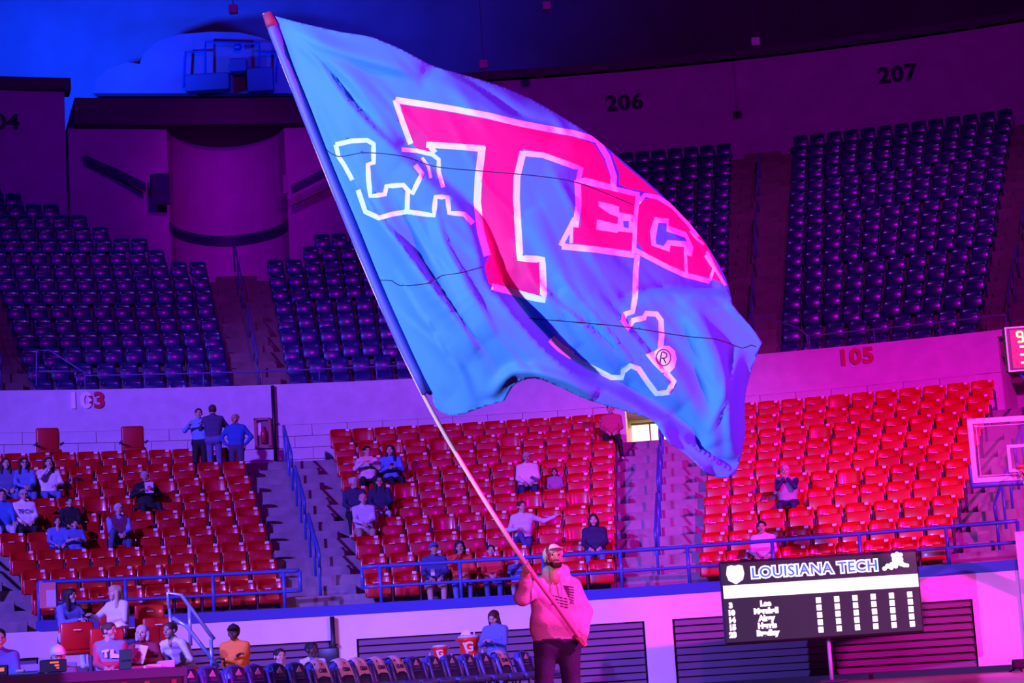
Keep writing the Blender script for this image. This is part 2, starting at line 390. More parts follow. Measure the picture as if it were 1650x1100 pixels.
# pale arched end wall of the high gallery, upper left, with its equipment frame
gy = at(300, 140, 74).y
gal = [(150, 150), (155, 128), (175, 110), (205, 100), (225, 103), (232, 85), (255, 66), (290, 55), (340, 51), (385, 52), (420, 60), (470, 82), (520, 112), (560, 150)]
gp = [at(x, y, gy) for x, y in gal]
g = MB(); g.prism([(p.x, p.z) for p in gp], gy, gy + 0.4)
struct(g.build('wall_gallery', mat('gallery_wall', (0.16, 0.06, 0.085), 0.9, noise=0.15, nscale=1)))
fr = MB()
for pl_ in ([(296, 140), (299, 84), (330, 83)], [(331, 125), (331, 68), (418, 70), (420, 130)], [(418, 84), (470, 88)], [(448, 86), (446, 130)]):
    fr.tube([at(x, y, gy - 0.5) for x, y in pl_], 0.05, 6)
tag(fr.build('equipment_rack', M_NAVY), 'thin dark pipe frame standing on the high gallery, upper left', 'frame')
for (x0, y0, x1, y1), nm, lb in (((372, 95, 398, 118), 'monitor', 'dark boxy monitor on the high gallery at upper left'), ((400, 110, 440, 150), 'equipment_case', 'large dark equipment case right of the gallery monitor'),
                           ((300, 118, 370, 150), 'gallery_desk', 'long dark desk standing on the high gallery')):
    a = at(x0, y1, gy - 0.6); b = at(x1, y0, gy - 0.6)
    tag(MB().rbox((a + b) / 2, (b.x - a.x, 0.5, b.z - a.z), 0.06).build(nm, mat('case_navy', (0.03, 0.02, 0.05), .7)), lb, nm.split('_')[-1])
tag(MB().lathe([(0.02, -0.1), (0.14, -0.08), (0.17, 0), (0.12, 0.1), (0.02, 0.12)], 12, Matrix.Translation(at(383, 76, gy - 0.5))).build('gallery_lamp', M_NAVY), 'small round dark lamp under the gallery frame top', 'lamp')
# small pale boxes hung under the roof
for k, (x, y, lb) in enumerate(((779, 104, 'small pale box hung under the dark roof just above the flag'), (881, 10, 'small pale box hung under the roof at the top edge of the photo'),
                 (1217, 68, 'small pale box hung under the roof between signs 206 and 207'), (376, 15, 'small pale box hung in the blue glow at upper left'))):
    p = at(x, y, 60); o = empty('hanging_speaker', Matrix.Translation(p))
    child('box', MB().rbox((0, 0, 0), (0.26, 0.24, 0.26), 0.03).mesh('box', mat('pale_box', (0.5, 0.4, 0.46), .6)), o)
    child('hanger', MB().tube([(0, 0, 0.12), (0, 0, 3.0)], 0.012, 5).mesh('hanger', M_BLACK), o)
    tag(o, lb, 'hanging box', 'boxes hung under the roof')
# painted section numbers
M_RED = mat('sign_red', (0.5, 0.02, 0.05), 0.35); M_SIGNB = mat('sign_black', (0.015, 0.01, 0.04), 0.7); M_GLARE = mat('sign_glare', (0.95, 0.9, 0.95), 0.2)
def sign(s, x, y, R, cap, m, label):
    p, a = on_cyl(x, y, R - 0.03)
    me = text_mesh('section_number', s, cap / 0.69, 0.012, m, offset=cap * 0.055, cond=1.08, spacing=1.08)
    o = link('section_number', me, None, frame(a, R - 0.03, p.z)); return tag(o, label, 'number sign', 'section numbers')
s103 = sign('103', 139, 646, R_PAR, 0.36, M_RED, 'red section number 103 with pale painted glare, on the block wall')
sign('105', 1379, 575, R_PAR, 0.36, M_RED, 'red section number 105 on the pink wall at right')
sign('204', 0, 197, R_BACK, 0.5, M_SIGNB, 'dark section number 204 cut by the left edge of the photo')
sign('206', 1006, 166, R_BACK, 0.52, M_SIGNB, 'dark section number 206 right of the flag top')
sign('207', 1446, 120, R_BACK, 0.52, M_SIGNB, 'dark section number 207 at upper right')
s103.data.materials.append(M_GLARE)  # white glare on the first digits, painted as a pale material
for f in s103.data.polygons:
    if f.center.x < 0.08: f.material_index = 1
# ------------------------------------------------------------------ seats
M_SEAT = mat('red_seat_plastic', (0.47, 0.006, 0.008), 0.34, coat=0.2)
M_SEATD = mat('red_seat_shell', (0.42, 0.01, 0.012), 0.4)
M_STD = mat('seat_standard', (0.06, 0.05, 0.09), 0.45)
M_PLATE = mat('number_plate', (0.82, 0.84, 0.9), 0.25)
M_USEAT = mat('navy_seat_plastic', (0.02, 0.022, 0.13), 0.30, spec=0.7, coat=0.3)
def shell(w, z0, z1, th, wing, lean, nu=8, nv=5, crown=0.02, roll=0.0):
    """curved seat shell: width w, between heights z0 and z1, sides wrapped forward (local -y) by wing, leaning back"""
    m = MB(); vs = []
    for side in (0, 1):
        for j in range(nv + 1):
            t = j / nv; z = z0 + (z1 - z0) * t
            for i in range(nu + 1):
                u = -1 + 2 * i / nu
                k = 1.0 if t < 0.75 else 1 - (t - 0.75) * 0.25
                x = u * w / 2 * k
                y = lean * t - wing * abs(u) ** 3.2 * (1 - 0.35 * max(0, t - 0.6) / 0.4) + side * th
                zz = z - crown * (abs(u) ** 4) * (t ** 4)
                y += roll * max(0, (t - 0.55) / 0.45) ** 2
                if j == nv: y += (th * 0.25 if side == 0 else -th * 0.25)
                vs.append((x, y, zz))
    A = (nu + 1) * (nv + 1); g = lambda s, j, i: s * A + j * (nu + 1) + i
    fs = []
    for j in range(nv):
        for i in range(nu):
            fs.append((g(0, j, i), g(0, j, i + 1), g(0, j + 1, i + 1), g(0, j + 1, i)))
            fs.append((g(1, j, i + 1), g(1, j, i), g(1, j + 1, i), g(1, j + 1, i + 1)))
    for i in range(nu):
        fs.append((g(0, nv, i), g(0, nv, i + 1), g(1, nv, i + 1), g(1, nv, i))); fs.append((g(1, 0, i), g(1, 0, i + 1), g(0, 0, i + 1), g(0, 0, i)))
    for j in range(nv):
        fs.append((g(1, j, 0), g(0, j, 0), g(0, j + 1, 0), g(1, j + 1, 0))); fs.append((g(0, j, nu), g(1, j, nu), g(1, j + 1, nu), g(0, j + 1, nu)))
    return m.add(vs, fs)
back_me = shell(0.522, 0.34, 0.80, 0.045, 0.085, 0.06).mesh('backrest', M_SEAT, True)
def pan(folded):
    m = MB()
    M = Matrix.Translation((0, -0.085, 0.405)) @ Matrix.Rotation((-80 if folded else 4) * D2R, 4, 'X')
    m.rbox((0, -0.2, 0.0), (0.455, 0.40, 0.06), 0.028, M, seg=3); return m
# folded pan stands up close to the backrest
def pan_folded():
    m = MB(); M = Matrix.Translation((0, -0.115, 0.33)) @ Matrix.Rotation(-7 * D2R, 4, 'X')
    m.rbox((0, 0, 0.135), (0.49, 0.075, 0.30), 0.03, M, seg=3); return m
pan_up = pan_folded().mesh('seat_pan', M_SEAT, True)
pan_dn = MB().rbox((0, -0.27, 0.42), (0.455, 0.42, 0.06), 0.028, seg=3).mesh('seat_pan', M_SEAT, True)
std_me = MB().rbox((0.262, -0.06, 0.27), (0.03, 0.2, 0.54), 0.012, seg=1).rbox((0.262, -0.1, 0.02), (0.06, 0.24, 0.03), 0.01, seg=1).mesh('standard', M_STD)
plate_me = MB().rbox((0.165, 0.03, 0.776), (0.085, 0.014, 0.052), 0.006, seg=1).mesh('number_plate', M_PLATE)
plate_me.transform(Matrix.Translation((0, 0.004, -0.012)))
hl_me = MB().rbox((-0.06, -0.166, 0.602), (0.12, 0.012, 0.016), 0.005, seg=1).mesh('painted_glint', M_PLATE)  # highlight on the pan's upper edge, modelled as a pale strip
OCC = set()      # seats somebody sits on: (section, row, column)
SEATS_L = {}
SECT_L = {'103': (-25.5, -12.9), '104': (-8.8, 4.15), '105': (8.45, 21.0)}
LNAME = {'103': 'left block', '104': 'middle block', '105': 'right block'}
PITCH_S = 0.53
for s, (a, b) in SECT_L.items():
    for i in range(10):
        if s == '103' and i == 9: continue
        R = RL + TL * i; n = int((b - a) * D2R * R / PITCH_S + 0.25)
        mid = (a + b) / 2 * D2R; da = (b - a) * D2R / n
        for k in range(n): SEATS_L[(s, i, k)] = (mid + (k - (n - 1) / 2) * da, n)
def near_seat(s, i, px):
    """column of the seat in row i nearest to photo column px"""
    R = RL + TL * i; best = None
    for (ss, ii, k), (az, n) in SEATS_L.items():
        if ss == s and ii == i:
            p = pol(az, R, ZL + SL * i + 0.8) - Vector((0, 0, CAM_Z)); x = 825 + F_PX * p.dot(RT) / p.dot(FWD)
            if best is None or abs(x - px) < best[0]: best = (abs(x - px), k, az)
    return best[1], best[2]
def az_px(R, z, px):
    lo, hi = -0.7, 0.6
    for _ in range(40):
        m = (lo + hi) / 2
        p = pol(m, R, z) - Vector((0, 0, CAM_Z))
        if 825 + F_PX * p.dot(RT) / p.dot(FWD) < px: lo = m
        else: hi = m
    return (lo + hi) / 2
def make_red_seats():
    rng = random.Random(3)
    for (s, i, k), (az, n) in SEATS_L.items():
        M = frame(az, RL + TL * i, ZL + SL * i)
        r = empty('folding_chair', M)
        bk = child('backrest', back_me, r)
        down = (s, i, k) in OCC or rng.random() < 0.05
        sp_ = child('seat_pan', pan_dn if down else pan_up, r)
        child('standard', std_me, r); child('number_plate', plate_me, bk)
        if not down and rng.random() < 0.75: child('painted_glint', hl_me, sp_)
        tag(r, 'red folding seat, %s row up, %s from left, in the %s' % (ORD[i + 1], ORD[k + 1], LNAME[s]), 'seat', 'red folding seats of the lower stand')

# upper stand
ub_me = shell(0.47, 0.38, 0.80, 0.04, 0.05, 0.03, 6, 7, 0.03, 0.11).rbox((0.25, 0.0, 0.25), (0.03, 0.12, 0.5), 0.01, seg=1).mesh('stadium_seat_navy', M_USEAT, True)
up_me = MB().rbox((0, -0.09, 0.46), (0.44, 0.07, 0.28), 0.03, seg=2).mesh('seat_pan', M_USEAT, True)
SECT_U = {'204': (-20.9, -12.45), '205': (-10.1, -1.7), '206': (0.6, 8.9), '207': (11.25, 19.68)}
UNAME = {'204': 'far left', '205': 'left of the flag', '206': 'right of the flag', '207': 'far right'}
FLAG_HIDE = [(430, 25), (690, 103), (850, 157), (955, 220), (1060, 308), (1145, 405), (1180, 490), (1228, 552), (1200, 650), (820, 632), (720, 668), (660, 600), (600, 500), (540, 340), (480, 165)]
def inside(x, y, P):
    c = False; n = len(P)
    for i in range(n):
        x0, y0 = P[i]; x1, y1 = P[(i + 1) % n]
        if (y0 > y) != (y1 > y) and x < (x1 - x0) * (y - y0) / (y1 - y0) + x0: c = not c
    return c
def px_of(p):
    p = Vector(p) - Vector((0, 0, CAM_Z)); f = p.dot(FWD)
    return 825 + F_PX * p.dot(RT) / f, 550 - F_PX * p.dot(UP) / f
def make_upper_seats():
    rng = random.Random(5); lst = []
    for s, (a, b) in SECT_U.items():
        for i in range(17):
            R = RU + TU * i; n = int((b - a) * D2R * R / PITCH_S + 0.25); mid = (a + b) / 2 * D2R; da = (b - a) * D2R / n
            for k in range(n):
                az = mid + (k - (n - 1) / 2) * da
                if i > 8 and abs(az - AC) < cut(i) + 0.004: continue
                x, y = px_of(pol(az, R, ZU + SU * i + 0.6))
                if x < -15 or x > 1665: continue
                hid = inside(x, y, FLAG_HIDE)
                lst.append((hid, (i, s, k), az, R, n))
    vis = sorted([l for l in lst if not l[0]], key=lambda l: l[1][0])
    single = vis[:300]; rest = vis[300:] + [l for l in lst if l[0]]
    for hid, (i, s, k), az, R, n in single:
        o = link('arena_chair', ub_me); o.matrix_world = frame(az, R, ZU + SU * i)
        p = child('seat_pan', up_me, o)
        if rng.random() < 0.07: p.location.z = -0.1
        tag(o, 'dark blue seat, %s row up, %s from left, upper block %s' % (ORD[i + 1], ORD[k + 1], UNAME[s]), 'seat', 'dark blue seats of the upper stand')
    bm_v = []; bm_f = []
    src = [ub_me, up_me]; base = [([v.co.copy() for v in m.vertices], [tuple(p.vertices) for p in m.polygons]) for m in src]
    mb = MB()
    for hid, (i, s, k), az, R, n in rest:
        M = frame(az, R, ZU + SU * i)
        for vs, fs in base: mb.add([M @ v for v in vs], fs)
    o = mb.build('upper_seat_rows', M_USEAT, smooth=True)
    tag(o, 'highest rows of dark blue seats, far up below the back wall', 'seat rows', None, 'stuff')

# two taller red chairs on the walkway below sign 103
def walkway_chair(x, y, lab):
    p, a = on_cyl(x, y, RL + TL * 8.75)
    r = empty('armchair', frame(a, RL + TL * 8.75, ZL + SL * 9))
    child('backrest', MB().rbox((0, 0.03, 0.70), (0.52, 0.09, 0.62), 0.06, seg=3).mesh('backrest', M_SEATD, True), r)
    child('seat', MB().rbox((0, -0.22, 0.42), (0.5, 0.48, 0.1), 0.04, seg=2).mesh('seat', M_SEATD, True), r)
    for s in (-1, 1):
        child('armrest', MB().rbox((s * 0.29, -0.14, 0.62), (0.05, 0.4, 0.05), 0.02, seg=2).mesh('armrest', M_STD, True), r)
        child('leg', MB().rbox((s * 0.27, -0.12, 0.2), (0.04, 0.36, 0.4), 0.01, seg=1).mesh('leg', M_STD), r)
    return tag(r, lab, 'chair', 'taller red chairs on the walkway')
walkway_chair(77, 712, 'taller red armchair standing on the walkway directly below sign 103, left one')
walkway_chair(214, 710, 'taller red armchair standing on the walkway between sign 103 and the standing group')

# ------------------------------------------------------------------ rails
M_RAIL = mat('blue_rail', (0.05, 0.12, 0.46), 0.32, spec=0.6)
M_URAIL = mat('upper_rail', (0.10, 0.10, 0.28), 0.45)
M_PIPE = mat('pale_pipe', (0.35, 0.5, 0.75), 0.3, metal=0.4)
def front_rail(posts, zt, zm, R, label, endloops=(True, True), cat='railing', base=Z_FRONT + 0.19):
    """posts: azimuths; two pipes and a post at each azimuth"""
    root = empty('guard_railing', Matrix.Translation(pol(posts[len(posts) // 2], R, 0)))
    T = Matrix.Translation(-pol(posts[len(posts) // 2], R, 0))
    def put(nm, pts, r):
        child(nm, MB().tube([T @ Vector(p) for p in pts], r, 8).mesh(nm, M_RAIL, True), root)
    n = 40; az = [posts[0] + (posts[-1] - posts[0]) * k / n for k in range(n + 1)]
    put('top_rail', [pol(a, R, zt) for a in az], 0.036)
    put('mid_rail', [pol(a, R, zm) for a in az], 0.03)
    for k, a in enumerate(posts):
        lo = base
        if (k == 0 and endloops[0]) or (k == len(posts) - 1 and endloops[1]): lo = zm - 0.02
        put('post', [pol(a, R, lo), pol(a, R, zt)], 0.034)
    return tag(root, label, cat)
RR = R_FRONT - 0.02
zt = on_cyl(740, 905, RR)[0].z; zm = on_cyl(740, 943, RR)[0].z
zt = 2.66; zm = 2.28
A_ = lambda x, y: az_of(x, y, RR)
front_rail([A_(62, 945), A_(90, 945), A_(202, 940), A_(343, 935), A_(457, 930), A_(483, 928)], zt, zm, RR, 'blue two-pipe railing along the front row of the left block', (False, True))
front_rail([A_(583, 920), A_(612, 918), A_(741, 912), A_(875, 905), A_(1000, 900), A_(1108, 893), A_(1245, 885), A_(1385, 872), A_(1525, 860), A_(1640, 850)], zt, zm, RR, 'long blue two-pipe railing from the left stairs to the right edge', (True, False))
# sign boards fixed to the left end of the railing
a = A_(76, 960)
o = empty('railing_sign', frame(a, RR - 0.05, 2.42))
child('panel', MB().rbox((0, 0, 0), (0.3, 0.02, 0.46), 0.004, seg=1).mesh('panel', mat('sign_orange', (0.8, 0.3, 0.25), .5)), o)
child('notice', MB().rbox((0.06, -0.014, -0.06), (0.17, 0.008, 0.3), 0.003, seg=1).mesh('notice', mat('sign_lilac', (0.75, 0.7, 0.85), .5)), o)
tag(o, 'orange and pale sign panel on the left end of the blue railing', 'sign')
def aisle_rail(azd, i0, i1, RLs, TLs, ZLs, SLs, m, label, r=0.03, h=0.92, off=0.0, name='stair_handrail'):
    az = azd * D2R
    root = empty(name, Matrix.Translation(pol(az, RLs + TLs * i0, ZLs + SLs * i0)))
    T = Matrix.Translation(-pol(az, RLs + TLs * i0, ZLs + SLs * i0))
    P = lambda i, hh: T @ pol(az, RLs + TLs * i - 0.3, ZLs + SLs * i + hh)
    lo = ZLs + SLs * i0
    child('rail', MB().tube([P(i0, h - 0.35), P(i0 - 0.12, h - 0.05), P(i0, h), P(i1, h), P(i1 + 0.12, h - 0.02), P(i1 + 0.1, h - 0.35)], r, 8).mesh('rail', m, True), root)
    for k, i in enumerate((i0, (i0 + i1) / 2, i1)):
        fi = math.floor(i + 1e-6)
        child('post', MB().tube([T @ pol(az, RLs + TLs * i - 0.3, ZLs + SLs * fi), P(i, h)], r * 0.95, 8).mesh('post', m, True), root)
    return tag(root, label, 'handrail')
POSN = ['lower', 'middle', 'upper']
for azd, nm in ((-10.9, 'stairs left of the middle block'), (6.25, 'stairs below the lit portal'), (23.2, 'stairs behind the backboard'), (-27.6, 'stairs at the far left')):
    for j, (i0, i1) in enumerate(((1, 3), (4, 6), (7, 8.9))):
        aisle_rail(azd, i0, i1, RL, TL, ZL, SL, M_RAIL, '%s blue pipe handrail on the %s' % (POSN[j], nm))
for azd, nm in ((-11.3, 'stairs below the niche'), (10.05, 'stairs between signs 206 and 207'), (20.9, 'stairs at the far upper right'), (-22.0, 'stairs at the far upper left')):
    for j, (i0, i1) in enumerate(((1, 4), (6, 9), (11, 14))):
        if azd == -11.3 and j == 2: continue
        aisle_rail(azd, i0, i1, RU, TU, ZU, SU, M_URAIL, '%s dark handrail on the upper %s' % (POSN[j], nm), 0.028, 0.95)
# thin rail along the parapet
def parapet_rail(a0, a1, label, hoop=None):
    c = pol((a0 + a1) / 2, R_PAR + 0.15, Z_PAR); root = empty('parapet_rail', Matrix.Translation(c)); T = Matrix.Translation(-c)
    n = 40; zr_ = Z_PAR + 0.36
    child('rail', MB().tube([T @ pol(a0 + (a1 - a0) * k / n, R_PAR + 0.15, zr_) for k in range(n + 1)], 0.022, 6).mesh('rail', M_URAIL, True), root)
    m = max(2, int((a1 - a0) * R_PAR / 1.3))
    for k in range(m + 1):
        a = a0 + (a1 - a0) * k / m
        child('post', MB().tube([T @ pol(a, R_PAR + 0.15, Z_PAR), T @ pol(a, R_PAR + 0.15, zr_)], 0.02, 6).mesh('post', M_URAIL, True), root)
    for h in (hoop or []):
        pts = [on_cyl(x, y, R_PAR + 0.15)[0] for x, y in h]
        child('hoop', MB().tube([T @ p for p in pts], 0.022, 6).mesh('hoop', M_URAIL, True), root)
    tag(root, label, 'railing')
ap = lambda x: az_of(x, 610, R_PAR + 0.15)
parapet_rail(ap(137), ap(700), 'thin dark rail on the wall top left of the flag', [[(59, 622), (59, 564), (80, 564), (136, 600), (137, 622)], [(62, 598), (135, 598)]])
parapet_rail(az_of(1303, 550, R_PAR), az_of(1620, 520, R_PAR), 'thin dark rail on the wall top above sign 105', [[(1302, 562), (1300, 540), (1285, 528), (1225, 508), (1222, 570)]])
# ------------------------------------------------------------------ wall fittings
def wall_pipe(x, y0, y1, R, label):
    a = on_cyl(x, y0, R)[0]; b = on_cyl(x + 1, y1, R)[0]; b.x, b.y = a.x, a.y
    o = empty('conduit_pipe', Matrix.Translation(b)); T = Matrix.Translation(-b)
    child('pipe', MB().tube([T @ a, T @ b], 0.045, 8).mesh('pipe', M_BLACK, True), o)
    child('bracket', MB().rbox((T @ ((a + b) / 2)) + Vector((0, 0.04, 0)), (0.16, 0.08, 0.05), 0.01, seg=1).mesh('bracket', M_BLACK), o)
    tag(o, label, 'pipe')
wall_pipe(439, 621, 742, R_PAR - 0.10, 'black vertical pipe on the block wall above the left stairs')
wall_pipe(535, 993, 1085, R_FRONT - 0.22, 'black vertical pipe on the white front wall behind the bench')
p, a = on_cyl(423, 698, R_PAR - 0.02)
o = empty('extinguisher_cabinet', frame(a, R_PAR - 0.02, p.z))
child('frame', MB().box((-0.17, -0.04, 0), (0.06, 0.12, 0.72)).box((0.17, -0.04, 0), (0.06, 0.12, 0.72)).box((0, -0.04, 0.34), (0.4, 0.12, 0.06)).box((0, -0.04, -0.34), (0.4, 0.12, 0.06)).mesh('frame', mat('cabinet_red', (0.4, 0.1, 0.14), .5)), o)
child('backing', MB().box((0, 0, 0), (0.34, 0.02, 0.68)).mesh('backing', mat('cabinet_dark', (0.2, 0.14, 0.2), .6)), o)
child('extinguisher', MB().lathe([(0.02, -0.25), (0.07, -0.24), (0.075, 0.0), (0.05, 0.08), (0.025, 0.1), (0.03, 0.16)], 12, Matrix.Translation((0.02, -0.08, 0))).mesh('extinguisher', mat('ext_red', (0.45, 0.03, 0.05), .3), True), o)
child('paper', MB().box((-0.08, -0.03, 0.1), (0.1, 0.005, 0.3)).mesh('paper', M_WHITE), o)
tag(o, 'red framed fire extinguisher cabinet on the block wall by the pipe', 'cabinet')

# ------------------------------------------------------------------ stat board
YB = 36.3
def board():
    tl, tr, br, bl_ = at(1158, 908, YB), at(1478, 882, YB), at(1487, 1017, YB), at(1170, 1041, YB)
    c = (tl + tr + br + bl_) / 4; w = ((tr - tl).length + (br - bl_).length) / 2; h = ((tl - bl_).length + (tr - br).length) / 2
    o = empty('stat_board', Matrix.Translation(c))
    S = 1.0
    M_SCR = mat('screen_dark', (0.02, 0.018, 0.025), 0.28, emit=(0.05, 0.035, 0.075), es=0.6)
    M_GLOW = mat('screen_white', (0.8, 0.8, 0.8), 0.4, emit=(0.95, 1.0, 0.95), es=1.25)
    M_GB = mat('screen_blue', (0.05, 0.2, 0.6), 0.4, emit=(0.02, 0.16, 0.62), es=1.0)
    child('casing', MB().rbox((0, 0.06, 0), (w, 0.22, h), 0.03, seg=2).mesh('casing', M_BLACK), o)
    scr = child('screen', MB().box((0, -0.055, 0), (w - 0.06, 0.02, h - 0.08)).mesh('screen', M_SCR), o)
    X = lambda px: (px - 0.5) * w; Z = lambda q: (0.5 - q) * h
    child('white_band', MB().box((0, -0.07, Z(0.37)), (w - 0.06, 0.012, h * 0.155)).mesh('white_band', M_GLOW), o)
    hd = child('team_name', text_mesh('team_name', 'LOUISIANA TECH', h * 0.175, 0.004, M_GLOW, offset=0.028, spacing=1.06, cond=1.0), o)
    wd = max(v.co.x for v in hd.data.vertices) - min(v.co.x for v in hd.data.vertices); k = 0.645 * w / wd
    for v in hd.data.vertices: v.co.x *= k
    hd.location = (X(0.475), -0.072, Z(0.165))
    h2 = child('team_name_fill', text_mesh('team_name_fill', 'LOUISIANA TECH', h * 0.175, 0.004, M_GB, offset=0.004, spacing=1.06), o)
    for v in h2.data.vertices: v.co.x *= k
    h2.location = (X(0.475), -0.080, Z(0.165))
    shield = [(-0.13, 0.13), (-0.06, 0.15), (0, 0.135), (0.07, 0.15), (0.13, 0.13), (0.15, 0.0), (0.12, -0.1), (0.05, -0.14), (0, -0.17), (-0.05, -0.14), (-0.12, -0.1), (-0.15, 0)]
    sh = child('shield_logo', MB().prism([(x * 1.05, z * 1.05) for x, z in shield], -0.006, 0.006).mesh('shield_logo', M_GLOW), o); sh.location = (X(0.075), -0.072, Z(0.16))
    lg = MB()
    for x, z, r in ((-0.03, 0.13, 0.04), (0.04, 0.15, 0.04), (0.1, 0.13, 0.04), (0.0, 0.06, 0.06), (0.08, 0.05, 0.06), (0.03, 0.0, 0.05), (0.1, -0.02, 0.05), (-0.06, -0.03, 0.05), (-0.14, -0.05, 0.045), (-0.2, -0.09, 0.04), (-0.08, -0.08, 0.04), (0.0, -0.06, 0.04), (0.15, -0.05, 0.04), (0.2, -0.06, 0.035)):
        lg.prism([(x + r * math.cos(t * math.pi / 5), z + r * math.sin(t * math.pi / 5)) for t in range(10)], -0.006 - 0.0003 * x, 0.006)
    l2 = child('script_logo', lg.mesh('script_logo', M_GLOW), o); l2.name = 'script_logo'; l2.location = (X(0.885), -0.072, Z(0.145))
    rows = [('3', 'Lee'), ('10', 'Marshall'), ('14', 'Alray'), ('15', 'Harris'), ('23', 'Bradley')]
    for j, (nn, nmz) in enumerate(rows):
        zz = Z(0.535 + j * 0.088)
        t1 = child('number', text_mesh('number', nn, h * 0.085, 0.003, M_GLOW, offset=0.011), o); t1.location = (X(0.04), -0.07, zz)
        t2 = child('player_name', text_mesh('player_name', nmz, h * 0.088, 0.003, M_GLOW, offset=0.011), o); t2.location = (X(0.215), -0.07, zz)
        for c_ in range(6):
            d = child('digit', DIG, o); d.location = (X(0.482 + c_ * 0.092), -0.07, zz - 0.0)
    child('pole', MB().tube([(0.08, 0.12, -h / 2), (0.08, 0.12, -c.z)], 0.035, 8).mesh('pole', mat('pole_pink', (0.6, 0.5, 0.6), .4), True), o)
    child('foot', MB().rbox((0.08, 0.12, -c.z + 0.03), (0.5, 0.5, 0.06), 0.02, seg=1).mesh('foot', M_DARKM), o)
    # turn to follow the wall
    o.rotation_euler = (0, 0, 0.0)
    tag(o, 'dark electronic stat board with lit team name and player rows, on a pole', 'stat board')
DIG = None
M_GLOW = mat('screen_white', (0.8, 0.8, 0.8), 0.4, emit=(0.95, 1.0, 0.95), es=1.25)
DIG = MB().rbox((0, 0, 0), (0.09, 0.012, 0.1), 0.03, seg=2).mesh('digit', M_GLOW)
bmD = bmesh.new(); bmD.from_mesh(DIG); bmD.free()
board()

